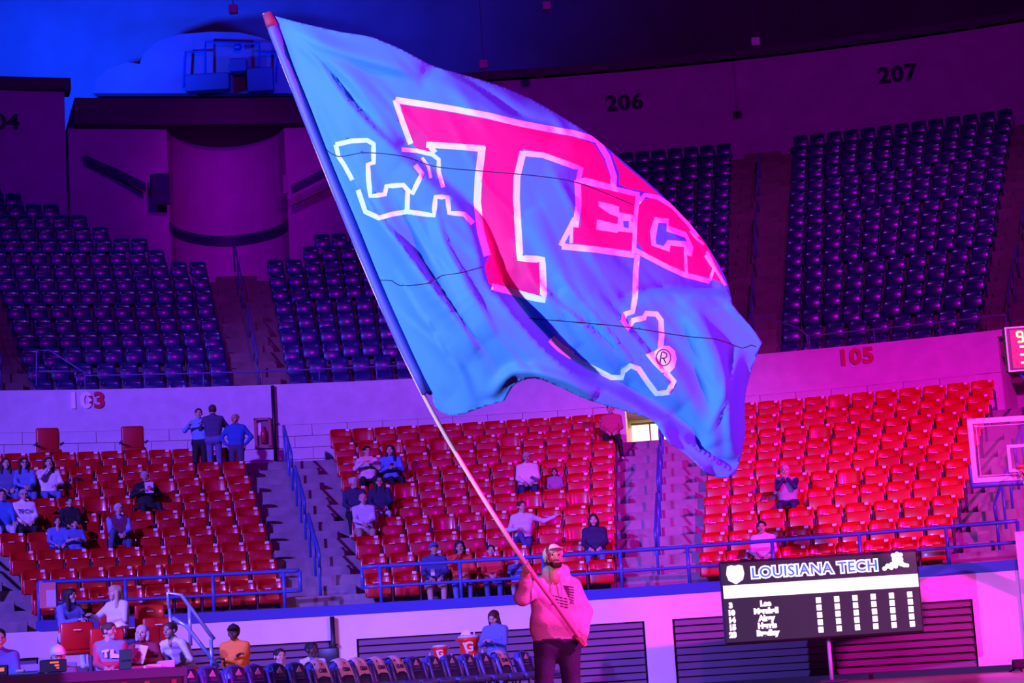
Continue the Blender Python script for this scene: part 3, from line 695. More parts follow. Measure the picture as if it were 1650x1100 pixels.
# ------------------------------------------------------------------ basket, shot clock
YK = 34.0
def basket():
    tl = at(1557, 670, YK)
    bw_, bh_ = 1.83, 1.07
    c = Vector((tl.x + bw_ / 2, YK, 0)); zb = at(1566, 779, YK).z; zt_ = zb + bh_
    o = empty('basketball_backboard', Matrix.Translation((c.x, YK, zb)))
    glass = bpy.data.materials.new('backboard_glass'); glass.use_nodes = True
    nt = glass.node_tree; b = nt.nodes['Principled BSDF']; b.inputs['Base Color'].default_value = (0.8, 0.8, 0.85, 1); b.inputs['Roughness'].default_value = 0.05; b.inputs['Alpha'].default_value = 0.05
    child('glass', MB().box((0, 0, bh_ / 2), (bw_, 0.012, bh_)).mesh('glass', glass), o)
    def rim_frame(x0, x1, z0, z1, t, y, m, nm):
        k = MB()
        k.box(((x0 + x1) / 2, y, z1 - t / 2), (x1 - x0, 0.02, t)); k.box(((x0 + x1) / 2, y, z0 + t / 2), (x1 - x0, 0.02, t))
        k.box((x0 + t / 2, y, (z0 + z1) / 2), (t, 0.02, z1 - z0 - 2 * t)); k.box((x1 - t / 2, y, (z0 + z1) / 2), (t, 0.02, z1 - z0 - 2 * t))
        return child(nm, k.mesh(nm, m), o)
    M_PW = mat('board_white', (0.88, 0.84, 0.88), 0.4)
    rim_frame(-bw_ / 2, bw_ / 2, 0, bh_, 0.085, -0.012, M_PW, 'border')
    rim_frame(-bw_ / 2 + 0.13, bw_ / 2 - 0.13, 0.11, bh_ - 0.13, 0.012, -0.012, mat('board_pink', (0.7, 0.45, 0.6), .4), 'inner_line')
    rim_frame(-0.305, 0.305, 0.15, 0.60, 0.05, -0.014, M_PW, 'target_square')
    pad = MB(); pad.rbox((0, 0, -0.035), (bw_ + 0.08, 0.08, 0.09), 0.02, seg=2)
    for s in (-1, 1): pad.rbox((s * (bw_ / 2 + 0.025), 0, 0.14), (0.05, 0.08, 0.36), 0.015, seg=2)
    child('edge_padding', pad.mesh('edge_padding', M_BLUEP, True), o)
    R = 0.228; rc = Vector((-0.03, -0.38, 0.17)); M_RIM = mat('rim_orange', (0.85, 0.10, 0.04), 0.35)
    child('rim', MB().tube([rc + Vector((R * math.cos(t * math.pi / 12), R * math.sin(t * math.pi / 12), 0)) for t in range(25)], 0.016, 8, cap=False).mesh('rim', M_RIM, True), o)
    child('rim_bracket', MB().rbox((-0.02, -0.09, 0.14), (0.2, 0.18, 0.1), 0.02, seg=1).rbox((-0.02, -0.02, 0.16), (0.26, 0.03, 0.2), 0.01, seg=1).mesh('rim_bracket', M_RIM), o)
    net = MB(); nn = 12
    prof = [(0, 1.0), (-0.09, 0.84), (-0.18, 0.68), (-0.27, 0.58), (-0.36, 0.55), (-0.44, 0.6)]
    for j in range(len(prof) - 1):
        for k in range(nn):
            for s in (-1, 1):
                a0_ = 2 * math.pi * (k + 0.5 * (j % 2)) / nn; a1_ = a0_ + s * math.pi / nn
                net.tube([rc + Vector((R * prof[j][1] * math.cos(a0_), R * prof[j][1] * math.sin(a0_), prof[j][0])), rc + Vector((R * prof[j + 1][1] * math.cos(a1_), R * prof[j + 1][1] * math.sin(a1_), prof[j + 1][0]))], 0.0055, 4)
    child('net', net.mesh('net', M_PW), o)
    arm = MB(); arm.tube([(0.1, 0.1, 0.3), (0.6, 1.4, 0.1), (1.6, 3.2, -2.6)], 0.09, 8); arm.tube([(0.45, 0.1, 0.85), (0.75, 1.6, 0.35)], 0.05, 8); arm.rbox((0.1, 0.08, 0.3), (0.2, 0.1, 0.25), 0.02)
    arm.tube([(1.6, 3.2, -2.6), (1.6, 3.2, -zb)], 0.16, 8)
    child('support_arm', arm.mesh('support_arm', M_BLUEP, True), o)
    tag(o, 'glass basketball backboard with orange rim, white net and blue edge padding', 'backboard')
    # shot clock above it
    tl2 = at(1618, 527, YK); sz = 0.8
    s = empty('shot_clock', Matrix.Translation((tl2.x + sz / 2 + 0.02, YK + 0.1, tl2.z - 0.37)))
    child('casing', MB().rbox((0, 0.08, 0), (sz, 0.22, 0.74), 0.02, seg=1).mesh('casing', M_BLACK), s)
    k = MB()
    for x0, x1, z0, z1 in ((-.4, .4, .355, .375), (-.4, .4, -.375, -.355), (-.4, -.38, -.375, .375), (.38, .4, -.375, .375)): k.box(((x0 + x1) / 2, -0.035, (z0 + z1) / 2), (x1 - x0, 0.02, z1 - z0))
    child('light_strip', k.mesh('light_strip', mat('strip_pink', (0.8, 0.3, 0.75), .4, emit=(0.75, 0.12, 0.62), es=0.9)), s)
    child('display', MB().box((0.02, -0.03, 0), (0.68, 0.01, 0.64)).mesh('display', mat('display_red', (0.2, 0.01, 0.04), .3, emit=(0.35, 0.0, 0.06), es=1.0)), s)
    MY = mat('digit_yellow', (0.9, 0.7, 0.2), .4, emit=(1.0, 0.72, 0.12), es=1.6); MR = mat('digit_warm', (0.9, 0.6, 0.5), .4, emit=(1.0, 0.75, 0.6), es=1.6)
    def seg7(x, z, w, h, on, m, nm):
        S = {'a': ((0, h / 2), (w, 0)), 'g': ((0, 0), (w, 0)), 'd': ((0, -h / 2), (w, 0)), 'f': ((-w / 2, h / 4), (0, h / 2)), 'b': ((w / 2, h / 4), (0, h / 2)), 'e': ((-w / 2, -h / 4), (0, h / 2)), 'c': ((w / 2, -h / 4), (0, h / 2))}
        q = MB()
        for ch in on:
            (sx, sz_), (lw, lh) = S[ch]; q.rbox((x + sx, -0.045, z + sz_), (max(lw, 0.035), 0.012, max(lh, 0.035)), 0.012, seg=1)
        child(nm, q.mesh(nm, m), s)
    for kx, on in ((-0.16, 'abcdfg'), (0.02, 'abcdef'), (0.2, 'abged')): seg7(kx, 0.2, 0.09, 0.17, on, MY, 'time_digit')
    for kx in (-0.1, 0.16): seg7(kx, -0.1, 0.17, 0.27, 'agd', MR, 'shot_digit')
    br = MB(); br.tube([(-0.2, 0.1, -0.37), (-0.05, 0.12, -0.62), (-0.02, 0.12, -1.5)], 0.03, 6); br.tube([(0.2, 0.1, -0.37), (0.05, 0.12, -0.7)], 0.03, 6)
    child('bracket', br.mesh('bracket', M_BLUEP, True), s)
    tag(s, 'lit shot clock box with yellow digits above the backboard', 'shot clock')
basket()

# ------------------------------------------------------------------ bench chairs
M_CH = mat('bench_vinyl', (0.08, 0.12, 0.5), 0.3, spec=0.6)
M_CHD = mat('bench_dark', (0.03, 0.03, 0.13), 0.45)
M_LOGO = mat('logo_pale', (0.9, 0.62, 0.66), 0.4)
M_TOWEL = mat('towel_white', (0.86, 0.72, 0.78), 0.95, bump=0.4, bscale=120)
def chair_meshes():
    LEAN = Matrix.Translation((0, 0.1, 0.40)) @ Matrix.Rotation(14 * D2R, 4, 'X')   # top leans back (+y)
    LEAN = Matrix.Translation((0, 0.08, 0.38)) @ Matrix.Rotation(-14 * D2R, 4, 'X')
    b = MB(); n = 14
    poly = []
    for k in range(n + 1):
        t = math.pi * k / n; poly.append((0.235 * math.cos(t), 0.26 + 0.165 * math.sin(t) ** 0.8))
    poly = [(0.21, 0.0)] + poly + [(-0.21, 0.0)]
    b.prism(poly, -0.05, 0.05, LEAN)
    bm = bmesh.new(); me = b.mesh('backrest', M_CH); bm.from_mesh(me)
    bmesh.ops.bevel(bm, geom=[e for e in bm.edges if e.calc_face_angle(0) > 0.8], offset=0.028, segments=3, profile=0.5, affect='EDGES')
    bm.to_mesh(me); bm.free(); me.polygons.foreach_set('use_smooth', [True] * len(me.polygons))
    pad = MB().rbox((0, -0.055, 0.3), (0.27, 0.03, 0.17), 0.014, LEAN, seg=2).rbox((0, -0.055, 0.12), (0.3, 0.03, 0.15), 0.014, LEAN, seg=2).mesh('back_pad', M_CHD, True)
    wing = [MB().rbox((s * 0.19, -0.06, 0.17), (0.07, 0.07, 0.3), 0.03, LEAN, seg=2).mesh('bolster', M_CH, True) for s in (-1, 1)]
    lg = MB()
    for k, (x, h) in enumerate(((-0.04, 0.03), (0.0, 0.055), (0.04, 0.08))):
        lg.prism([(x - 0.02, 0.28), (x + 0.012, 0.28), (x + 0.012 - h * 0.45, 0.28 + h), (x - 0.02 - h * 0.38, 0.28 + h * 0.72)], -0.078, -0.071, LEAN)
    lg = lg.mesh('triangle_logo', M_LOGO)
    w = text_mesh('word_mark', 'adidas', 0.05, 0.002, mat('word_dim', (0.25, 0.25, 0.4), .5)); w.transform(LEAN @ Matrix.Translation((0, -0.073, 0.245)))
    seat = MB().rbox((0, -0.2, 0.42), (0.46, 0.46, 0.1), 0.04, seg=3).mesh('seat_cushion', M_CH, True)
    fr = []
    for s in (-1, 1):
        fr.append(MB().tube([(s * 0.22, -0.38, 0), (s * 0.22, -0.2, 0.38), (s * 0.22, 0.06, 0.4)], 0.016, 6).tube([(s * 0.22, 0.12, 0), (s * 0.22, -0.1, 0.38)], 0.016, 6).mesh('leg_frame', M_GREYM, True))
    return [('backrest', me), ('back_pad', pad), ('bolster', wing[0]), ('bolster', wing[1]), ('triangle_logo', lg), ('word_mark', w), ('seat_cushion', seat), ('leg_frame', fr[0]), ('leg_frame', fr[1])]
CH = chair_meshes()
chair_px = [317, 352, 394, 425, 460, 491, 526, 564, 592, 621, 651, 680, 711, 738, 767, 793, 820, 857]
TOWELS = {526: 1, 564: 1, 592: 1, 621: 1, 651: 1, 820: 1}
LEAN2 = Matrix.Translation((0, 0.08, 0.38)) @ Matrix.Rotation(-14 * D2R, 4, 'X')
def towel_mesh(seed):
    rng = random.Random(seed); m = MB(); path = [(-0.095, 0.2), (-0.085, 0.3), (-0.07, 0.4), (-0.03, 0.45), (0.03, 0.452), (0.075, 0.42), (0.085, 0.3), (0.085, 0.2)]
    nx = 6; vs = []
    for (y, z) in path:
        for i in range(nx + 1):
            u = -1 + 2 * i / nx
            vs.append(LEAN2 @ Vector((u * 0.15, y + 0.008 * math.sin(u * 5 + seed), z - 0.03 * u * u + 0.006 * math.sin(u * 9 + seed))))
    g = lambda j, i: j * (nx + 1) + i
    fs = [(g(j, i), g(j, i + 1), g(j + 1, i + 1), g(j + 1, i)) for j in range(len(path) - 1) for i in range(nx)]
    m.add(vs, fs); me = m.mesh('towel', M_TOWEL, True); return me
TWX = text_mesh('towel_print', 'CUSA', 0.075, 0.002, mat('print_dark', (0.06, 0.03, 0.1), .7), offset=0.003); TWX.transform(LEAN2 @ Matrix.Translation((0, -0.098, 0.27)) @ Matrix.Rotation(4 * D2R, 4, 'X'))
NCH = len(chair_px)
bench_spots = {}
for k, x in enumerate(chair_px):
    s = k / (NCH - 1); Y = 27.0 + 9.0 * ((x - 317) / 540.0)
    p = at(x, 1085, Y); ang = math.atan2(9.0, 4.45)       # row direction
    M = Matrix.Translation((p.x, Y, 0)) @ Matrix.Rotation(63 * D2R, 4, 'Z') @ Matrix.Scale(1.12, 4)
    r = empty('bench_chair', M); bench_spots[x] = M
    bk = None
    for nm, me in CH:
        c_ = child(nm, me, bk if bk and nm in ('back_pad', 'bolster', 'triangle_logo', 'word_mark') else r)
        if nm == 'backrest': bk = c_
    tw = x in TOWELS
    tag(r, 'dark blue padded bench chair, %s from the left%s' % (ORD[k + 1], ', under a towel' if tw else ''), 'chair', 'bench chairs along the court')
    if tw:
        t = link('towel', towel_mesh(k)); t.matrix_world = M
        t2 = child('towel_print', TWX, t)
        tag(t, 'pale towel draped over the %s bench chair from the left' % ORD[k + 1], 'towel', 'towels on the bench chairs')
# rug-like platform edge and black stool back by the pipe
p = at(529, 1056, 34.0)
o = empty('stool', Matrix.Translation((p.x, 34.0, 0)) @ Matrix.Rotation(-12 * D2R, 4, 'Z'))
child('backrest', MB().rbox((0, 0, p.z), (0.36, 0.06, 0.27), 0.03, seg=2).mesh('backrest', M_BLACK, True), o)
child('seat', MB().rbox((0, -0.2, 0.5), (0.38, 0.38, 0.06), 0.02, seg=2).mesh('seat', M_BLACK, True), o)
child('post', MB().tube([(0, 0.05, 0), (0, 0.05, p.z)], 0.03, 8).tube([(0, -0.2, 0), (0, -0.2, 0.5)], 0.035, 8).mesh('post', M_DARKM, True), o)
child('foot', MB().rbox((0, -0.12, 0.03), (0.45, 0.45, 0.05), 0.02, seg=1).mesh('foot', M_DARKM), o)
tag(o, 'black padded stool back beside the boy in the blue jacket', 'stool')

# ------------------------------------------------------------------ drink coolers and bottles behind the bench
M_OR = mat('cooler_orange', (0.85, 0.05, 0.012), 0.32); M_CLID = mat('cooler_lid', (0.55, 0.75, 0.9), 0.4); M_BOLT = mat('bolt_pale', (0.75, 0.65, 0.7), .5)
tb = at(740, 1066, 36.2); zt_ = 0.72
o = empty('folding_table', Matrix.Translation((tb.x, 36.2, 0)))
child('tabletop', MB().rbox((0, 0, zt_ - 0.02), (1.75, 0.6, 0.04), 0.01, seg=1).mesh('tabletop', mat('table_grey', (0.4, 0.38, 0.42), .5)), o)
for sx in (-0.8, 0.8):
    for sy in (-0.25, 0.25): child('leg', MB().tube([(sx, sy, 0), (sx, sy, zt_)], 0.018, 6).mesh('leg', M_GREYM, True), o)
tag(o, 'narrow table behind the bench carrying two drink coolers', 'table')
def cooler(x, Y, w, h, lab, stuff):
    p = at(x, 1060, Y); o = empty('drink_cooler', Matrix.Translation((p.x, Y, zt_)))
    r = w / 2
    child('body', MB().lathe([(r * 0.86, 0), (r * 0.9, 0.02), (r * 0.84, h * 0.45), (r * 0.96, h * 0.8), (r * 1.04, h * 0.82), (r * 1.04, h * 0.88), (r * 0.9, h * 0.9)], 24).mesh('body', M_OR, True), o)
    child('lid', MB().lathe([(r * 0.98, h * 0.895), (r * 1.02, h * 0.92), (r * 1.0, h * 0.98), (r * 0.5, h * 1.0), (0.01, h * 1.0)], 24).mesh('lid', M_CLID, True), o)
    for s in (-1, 1): child('handle', MB().rbox((s * r * 1.12, 0, h * 0.84), (r * 0.3, r * 0.5, h * 0.06), 0.01, seg=1).mesh('handle', M_OR), o)
    child('spigot', MB().rbox((0, -r * 0.95, h * 0.09), (0.03, 0.06, 0.04), 0.01, seg=1).mesh('spigot', M_WHITE), o)
    g = text_mesh('letter', 'G', h * 0.46, 0.004, M_WHITE, offset=h * 0.012); gl = child('letter', g, o); gl.location = (0, -r * 0.93, h * 0.58)
    bo = MB().prism([(-0.3 * w, h * 0.74), (-0.12 * w, h * 0.74), (-0.05 * w, h * 0.42), (-0.02 * w, h * 0.30), (-0.14 * w, h * 0.02), (-0.26 * w, h * 0.02), (-0.12 * w, h * 0.3), (-0.16 * w, h * 0.5)], -r * 0.93, -r * 0.86).prism([(0.05 * w, h * 0.05), (0.28 * w, h * 0.05), (0.2 * w, h * 0.36)], -r * 0.93, -r * 0.86)
    child('bolt_mark', bo.mesh('bolt_mark', M_BOLT), o)
    if stuff:
        child('towel_roll', MB().prism([(-0.14, h), (-0.1, h * 1.12), (-0.02, h * 1.19), (0.03, h * 1.16), (0.04, h)], -0.1, 0.1).mesh('towel_roll', M_WHITE), o)
        child('bottle_neck', MB().lathe([(0.014, h), (0.013, h * 1.14), (0.01, h * 1.2)], 8, Matrix.Translation((0.1, 0, 0))).mesh('bottle_neck', M_WHITE), o)
    tag(o, lab, 'cooler', 'orange drink coolers')
cooler(757, 36.2, 0.37, 0.5, 'large orange drink cooler with white letter G, right of the smaller one', True)
cooler(710, 36.3, 0.26, 0.36, 'small orange drink cooler with white letter G behind the bench', False)
for x, Y, hh, lb in ((693, 35.7, 0.24, 'white squeeze bottle left of the small cooler'), (728, 35.95, 0.2, 'clear bottle between the two coolers'), (746, 35.9, 0.14, 'small white cup in front of the large cooler'), (778, 35.9, 0.24, 'white squeeze bottle right of the large cooler')):
    p = at(x, 1060, Y); o = empty('squeeze_bottle', Matrix.Translation((p.x, Y, zt_)))
    child('body', MB().lathe([(0.033, 0), (0.035, hh * 0.6), (0.022, hh * 0.72)], 12).mesh('body', M_WHITE, True), o)
    child('cap', MB().lathe([(0.024, hh * 0.72), (0.022, hh * 0.8), (0.008, hh * 0.84), (0.007, hh)], 12).mesh('cap', M_CLID, True), o)
    tag(o, lb, 'bottle', 'bottles by the coolers')

# ------------------------------------------------------------------ scorers' table, lower left
M_TBL = mat('table_purple', (0.13, 0.08, 0.30), 0.35); M_TBLD = mat('table_front', (0.06, 0.02, 0.07), 0.4)
P1 = at(299, 1073, 26.0); P0 = Vector((P1.x - 0.445 * 6.0, P1.y - 0.895 * 6.0, P1.z))
ang = math.atan2(P1.y - P0.y, P1.x - P0.x); L = 6.0; ztab = 0.89
MT = Matrix.Translation((P1.x, P1.y, 0)) @ Matrix.Rotation(ang, 4, 'Z')
o = empty('scorers_table', MT)
child('tabletop', MB().rbox((-L / 2, 0.35, ztab - 0.06), (L, 0.75, 0.12), 0.01, seg=1).mesh('tabletop', M_TBL), o)
child('front_panel', MB().box((-L / 2, 0.02, (ztab - 0.12) / 2), (L - 0.1, 0.03, ztab - 0.12)).mesh('front_panel', M_TBLD), o)
for xx in (-0.03, -L / 2, -L + 0.03): child('post', MB().box((xx, 0.02, (ztab - 0.12) / 2), (0.07, 0.06, ztab - 0.12)).mesh('post', M_TBL), o)
gr = MB()
for k, xx in enumerate((-0.5, -0.95, -1.3, -1.9, -2.6)):
    gr.prism([(xx, 0.05), (xx + 0.08, 0.05), (xx + 0.3 - 0.1 * (k % 3), ztab - 0.15), (xx + 0.2 - 0.1 * (k % 3), ztab - 0.15)], -0.004, 0.003)
child('front_graphic', gr.mesh('front_graphic', mat('graphic_red', (0.45, 0.06, 0.14), .4)), o)
tag(o, "long purple scorers' table at the lower left corner", 'table')
def on_table(x, Y=None, z=ztab):
    """spot on the table top seen in photo column x"""
    best = None
    for k in range(0, 240):
        q = MT @ Vector((-L * k / 240, 0.3, z)); d = abs(px_of(q)[0] - x)
        if best is None or d < best[0]: best = (d, q)
    return best[1]
RT_ = Matrix.Rotation(ang, 4, 'Z')
def tset(nm, x, lab, cat, parts, rz=0.0, group=None):
    q = on_table(x); r = empty(nm, Matrix.Translation(q) @ Matrix.Rotation(rz, 4, 'Z'))
    for pn, mb, m in parts: child(pn, mb.mesh(pn, m, False), r)
    return tag(r, lab, cat, group)
TILT = Matrix.Rotation(-14 * D2R, 4, 'X')
tset('tablet', 202, 'black tablet propped up in front of the man in the red and grey shirt', 'tablet', [('body', MB().rbox((0, 0, 0.13), (0.155, 0.012, 0.25), 0.006, TILT, seg=1), M_BLACK), ('stand', MB().box((0, 0.06, 0.05), (0.1, 0.01, 0.12), Matrix.Rotation(25 * D2R, 4, 'X')), M_DARKM)])
tset('monitor', 86, 'small red-lit display in front of the white-capped person', 'monitor', [('body', MB().rbox((0, 0, 0.085), (0.31, 0.05, 0.15), 0.012, seg=1), M_BLACK), ('lit_marks', MB().box((0.02, -0.028, 0.125), (0.10, 0.004, 0.018)).box((0.05, -0.028, 0.09), (0.05, 0.004, 0.02)).box((0.06, -0.028, 0.06), (0.03, 0.004, 0.014)), mat('led_red', (0.8, 0.05, 0.02), .4, emit=(1, 0.12, 0.03), es=1.4)), ('foot', MB().box((0, 0.02, 0.006), (0.16, 0.12, 0.012)), M_BLACK)])
tset('laptop', 38, 'grey closed laptop on the table at the lower left', 'laptop', [('base', MB().rbox((0, 0.02, 0.012), (0.42, 0.3, 0.024), 0.008, seg=1), mat('laptop_grey', (0.12, 0.14, 0.22), .4)), ('screen', MB().rbox((0, 0.18, 0.07), (0.42, 0.02, 0.12), 0.005, Matrix.Rotation(-50 * D2R, 4, 'X') @ Matrix.Translation((0, 0.0, 0.1)), seg=1), mat('laptop_grey', (0.12, 0.14, 0.22), .4))])
tset('display_board', 3, 'dark display with red lit digits at the left edge', 'display', [('body', MB().rbox((0, 0, 0.06), (0.16, 0.05, 0.12), 0.01, seg=1), M_BLACK), ('lit_marks', MB().box((0.0, -0.028, 0.07), (0.08, 0.004, 0.04)), mat('led_red', (0.8, 0.05, 0.02), .4))])
for k, (x, lb) in enumerate(((225, 'white paper stack right of the tablet'), (247, 'pale pink paper stack with red print on the table'), (275, 'lilac box stack at the right end of the table'))):
    hh = (0.035, 0.05, 0.085)[k]
    tset('paper_stack', x, lb, 'papers', [('stack', MB().rbox((0, 0.0, hh / 2), (0.2, 0.14, hh), 0.008, seg=1), mat('paper_%d' % k, ((0.85, 0.8, 0.85), (0.85, 0.6, 0.62), (0.7, 0.62, 0.8))[k], .7)), ('top_sheet', MB().box((0.01, 0.01, hh + 0.003), (0.17, 0.12, 0.006)), mat('sheet_%d' % k, ((0.8, 0.8, 0.85), (0.8, 0.2, 0.25), (0.75, 0.7, 0.85))[k], .7))], rz=0.2 * k)
tset('folded_cloth', 25, 'small tan folded cloth lying on the laptop', 'cloth', [('cloth', MB().rbox((0.05, 0.0, 0.045), (0.1, 0.05, 0.035), 0.016, seg=2), mat('tan_cloth', (0.7, 0.45, 0.3), .8))])

# ------------------------------------------------------------------ floor risers with red chairs, lower left
M_PLANK = mat('riser_plank', (0.66, 0.6, 0.68), 0.6, noise=0.12, nscale=4)
M_RISER = mat('riser_dark', (0.12, 0.08, 0.12), 0.7)
RZ = -17 * D2R
pr = at(30, 1050, 35.0)
o = empty('bleacher_steps', Matrix.Translation((pr.x, 35.0, 0)) @ Matrix.Rotation(25.6 * D2R, 4, 'Z'))
for k in range(4):
    child('plank', MB().rbox((0.2, 0.5 * k, 0.26 + 0.29 * k), (2.2, 0.32, 0.13), 0.015, seg=1).mesh('plank', M_PLANK), o)
    child('riser', MB().box((0.2, 0.5 * k + 0.22, 0.14 + 0.29 * k / 2), (2.2, 0.05, 0.28 + 0.29 * k)).mesh('riser', M_RISER), o)
tag(o, 'pale plank steps at the far left leading up to the stairs', 'steps')
def red_chair(x, ytop, Y, label, rz=12, z0=None, down=True):
    p = at(x, ytop, Y); zb = max(0.0, p.z - 0.88) if z0 is None else z0
    r = empty('court_chair', Matrix.Translation((p.x, Y, zb)) @ Matrix.Rotation(rz * D2R, 4, 'Z'))
    child('backrest', MB().rbox((0, 0.03, 0.68), (0.5, 0.06, 0.42), 0.03, seg=2).mesh('backrest', M_SEAT, True), r)
    child('seat', MB().rbox((0, -0.2, 0.43), (0.48, 0.44, 0.07), 0.03, seg=2).mesh('seat', M_SEAT, True), r)
    for s in (-1, 1): child('leg', MB().rbox((s * 0.255, -0.08, 0.25), (0.03, 0.3, 0.5), 0.01, seg=1).mesh('leg', M_STD), r)
    child('painted_glint', hl_me, r).location = (0.06, 0.13, 0.17)
    if zb > 0.05: child('riser_block', MB().box((0, -0.2, -zb / 2), (0.5, 0.8, zb)).mesh('riser_block', M_RISER), r)
    return tag(r, label, 'chair', 'red chairs on the floor risers')
CHAIRS_F = {}
red_chair(124, 1003, 31.5, 'red chair with dark underside left of the man in the red and grey shirt', 18)
red_chair(172, 1012, 30.6, 'red chair the man in the red and grey shirt sits on', 18)
red_chair(232, 1012, 31.4, 'red chair the person with the paper programme sits on', 18)
red_chair(255, 995, 33.3, 'red chair behind the seated pair, left of the pale handrail', 18)
red_chair(241, 974, 34.6, 'higher red chair right of the blonde woman', 18)
red_chair(183, 982, 34.6, 'higher red chair under the blonde woman', 18)
red_chair(118, 988, 34.6, 'higher red chair under the dark-haired woman in the blue hoodie', 18)
red_chair(297, 1050, 29.0, 'bright red low chair at the end of the table', 18, z0=0.0)
# pale pipe handrail on the floor steps
o = empty('floor_handrail', Matrix.Translation(at(340, 1060, 33.0)))
T = Matrix.Translation(-at(340, 1060, 33.0)); Q = lambda x, y: T @ at(x, y, 33.0)
child('rail', MB().tube([Q(273, 980), Q(270, 955), Q(292, 958), Q(345, 1030)], 0.032, 8).mesh('rail', M_PIPE, True), o)
child('lower_rail', MB().tube([Q(278, 995), Q(300, 1008), Q(352, 1075)], 0.032, 8).mesh('lower_rail', M_PIPE, True), o)
child('post', MB().tube([Q(340, 1030), Q(342, 1085)], 0.03, 8).mesh('post', M_PIPE, True), o)
child('post', MB().tube([Q(305, 975), Q(307, 1040)], 0.03, 8).mesh('post', M_PIPE, True), o)
child('post', MB().tube([Q(273, 980), Q(277, 1030)], 0.026, 8).mesh('post', M_PIPE, True), o)
tag(o, 'pale blue pipe handrail sloping down to the bench', 'handrail')
# baseline trim along the far right floor and a black camera stand
bl0, bl1 = az_of(1080, 1090, R_FRONT - 0.4), az_of(1660, 1075, R_FRONT - 0.4)
struct(MB().ring([(R_FRONT - 1.1, 0.005), (R_FRONT - 1.1, 0.12), (R_FRONT - 0.95, 0.12), (R_FRONT - 0.95, 0.005)], bl0, bl1, 20).build('baseboard_right', M_BLACK))
p = at(1643, 1072, 36.0)
o = empty('camera_stand', Matrix.Translation((p.x, 36.0, 0)))
child('camera', MB().rbox((0, 0, p.z + 0.03), (0.24, 0.16, 0.16), 0.02, seg=1).mesh('camera', M_BLACK), o)
for k in range(3): child('leg', MB().tube([(0, 0, p.z), (0.2 * math.cos(k * 2.1 + .4), 0.2 * math.sin(k * 2.1 + .4), 0)], 0.015, 6).mesh('leg', M_BLACK), o)
tag(o, 'black camera on a low stand at the lower right edge', 'camera')
# ------------------------------------------------------------------ people: smooth bodies grown from a skeleton
def sdf_prims(P, prims):
    out = []
    for pr in prims:
        if pr[0] == 'c':
            _, a, b, r0, r1 = pr[:5]; a = np.array(a, np.float32); b = np.array(b, np.float32); ab = b - a; L2 = max(float(ab @ ab), 1e-8)
            t = np.clip(((P - a) @ ab) / L2, 0, 1)
            d = np.linalg.norm(P - a - t[..., None] * ab, axis=-1) - (r0 + (r1 - r0) * t)
        else:
            _, c, r = pr[:3]; r = np.array(r, np.float32); q = (P - np.array(c, np.float32)) / r
            k = np.linalg.norm(q, axis=-1); k2 = np.linalg.norm(q / r, axis=-1)
            d = k * (k - 1) / np.maximum(k2, 1e-6)
        out.append(d)
    return out
def smin_all(ds, k):
    d = ds[0]
    for e in ds[1:]:
        h = np.clip(0.5 + 0.5 * (e - d) / k, 0, 1); d = e * (1 - h) + d * h - k * h * (1 - h)
    return d
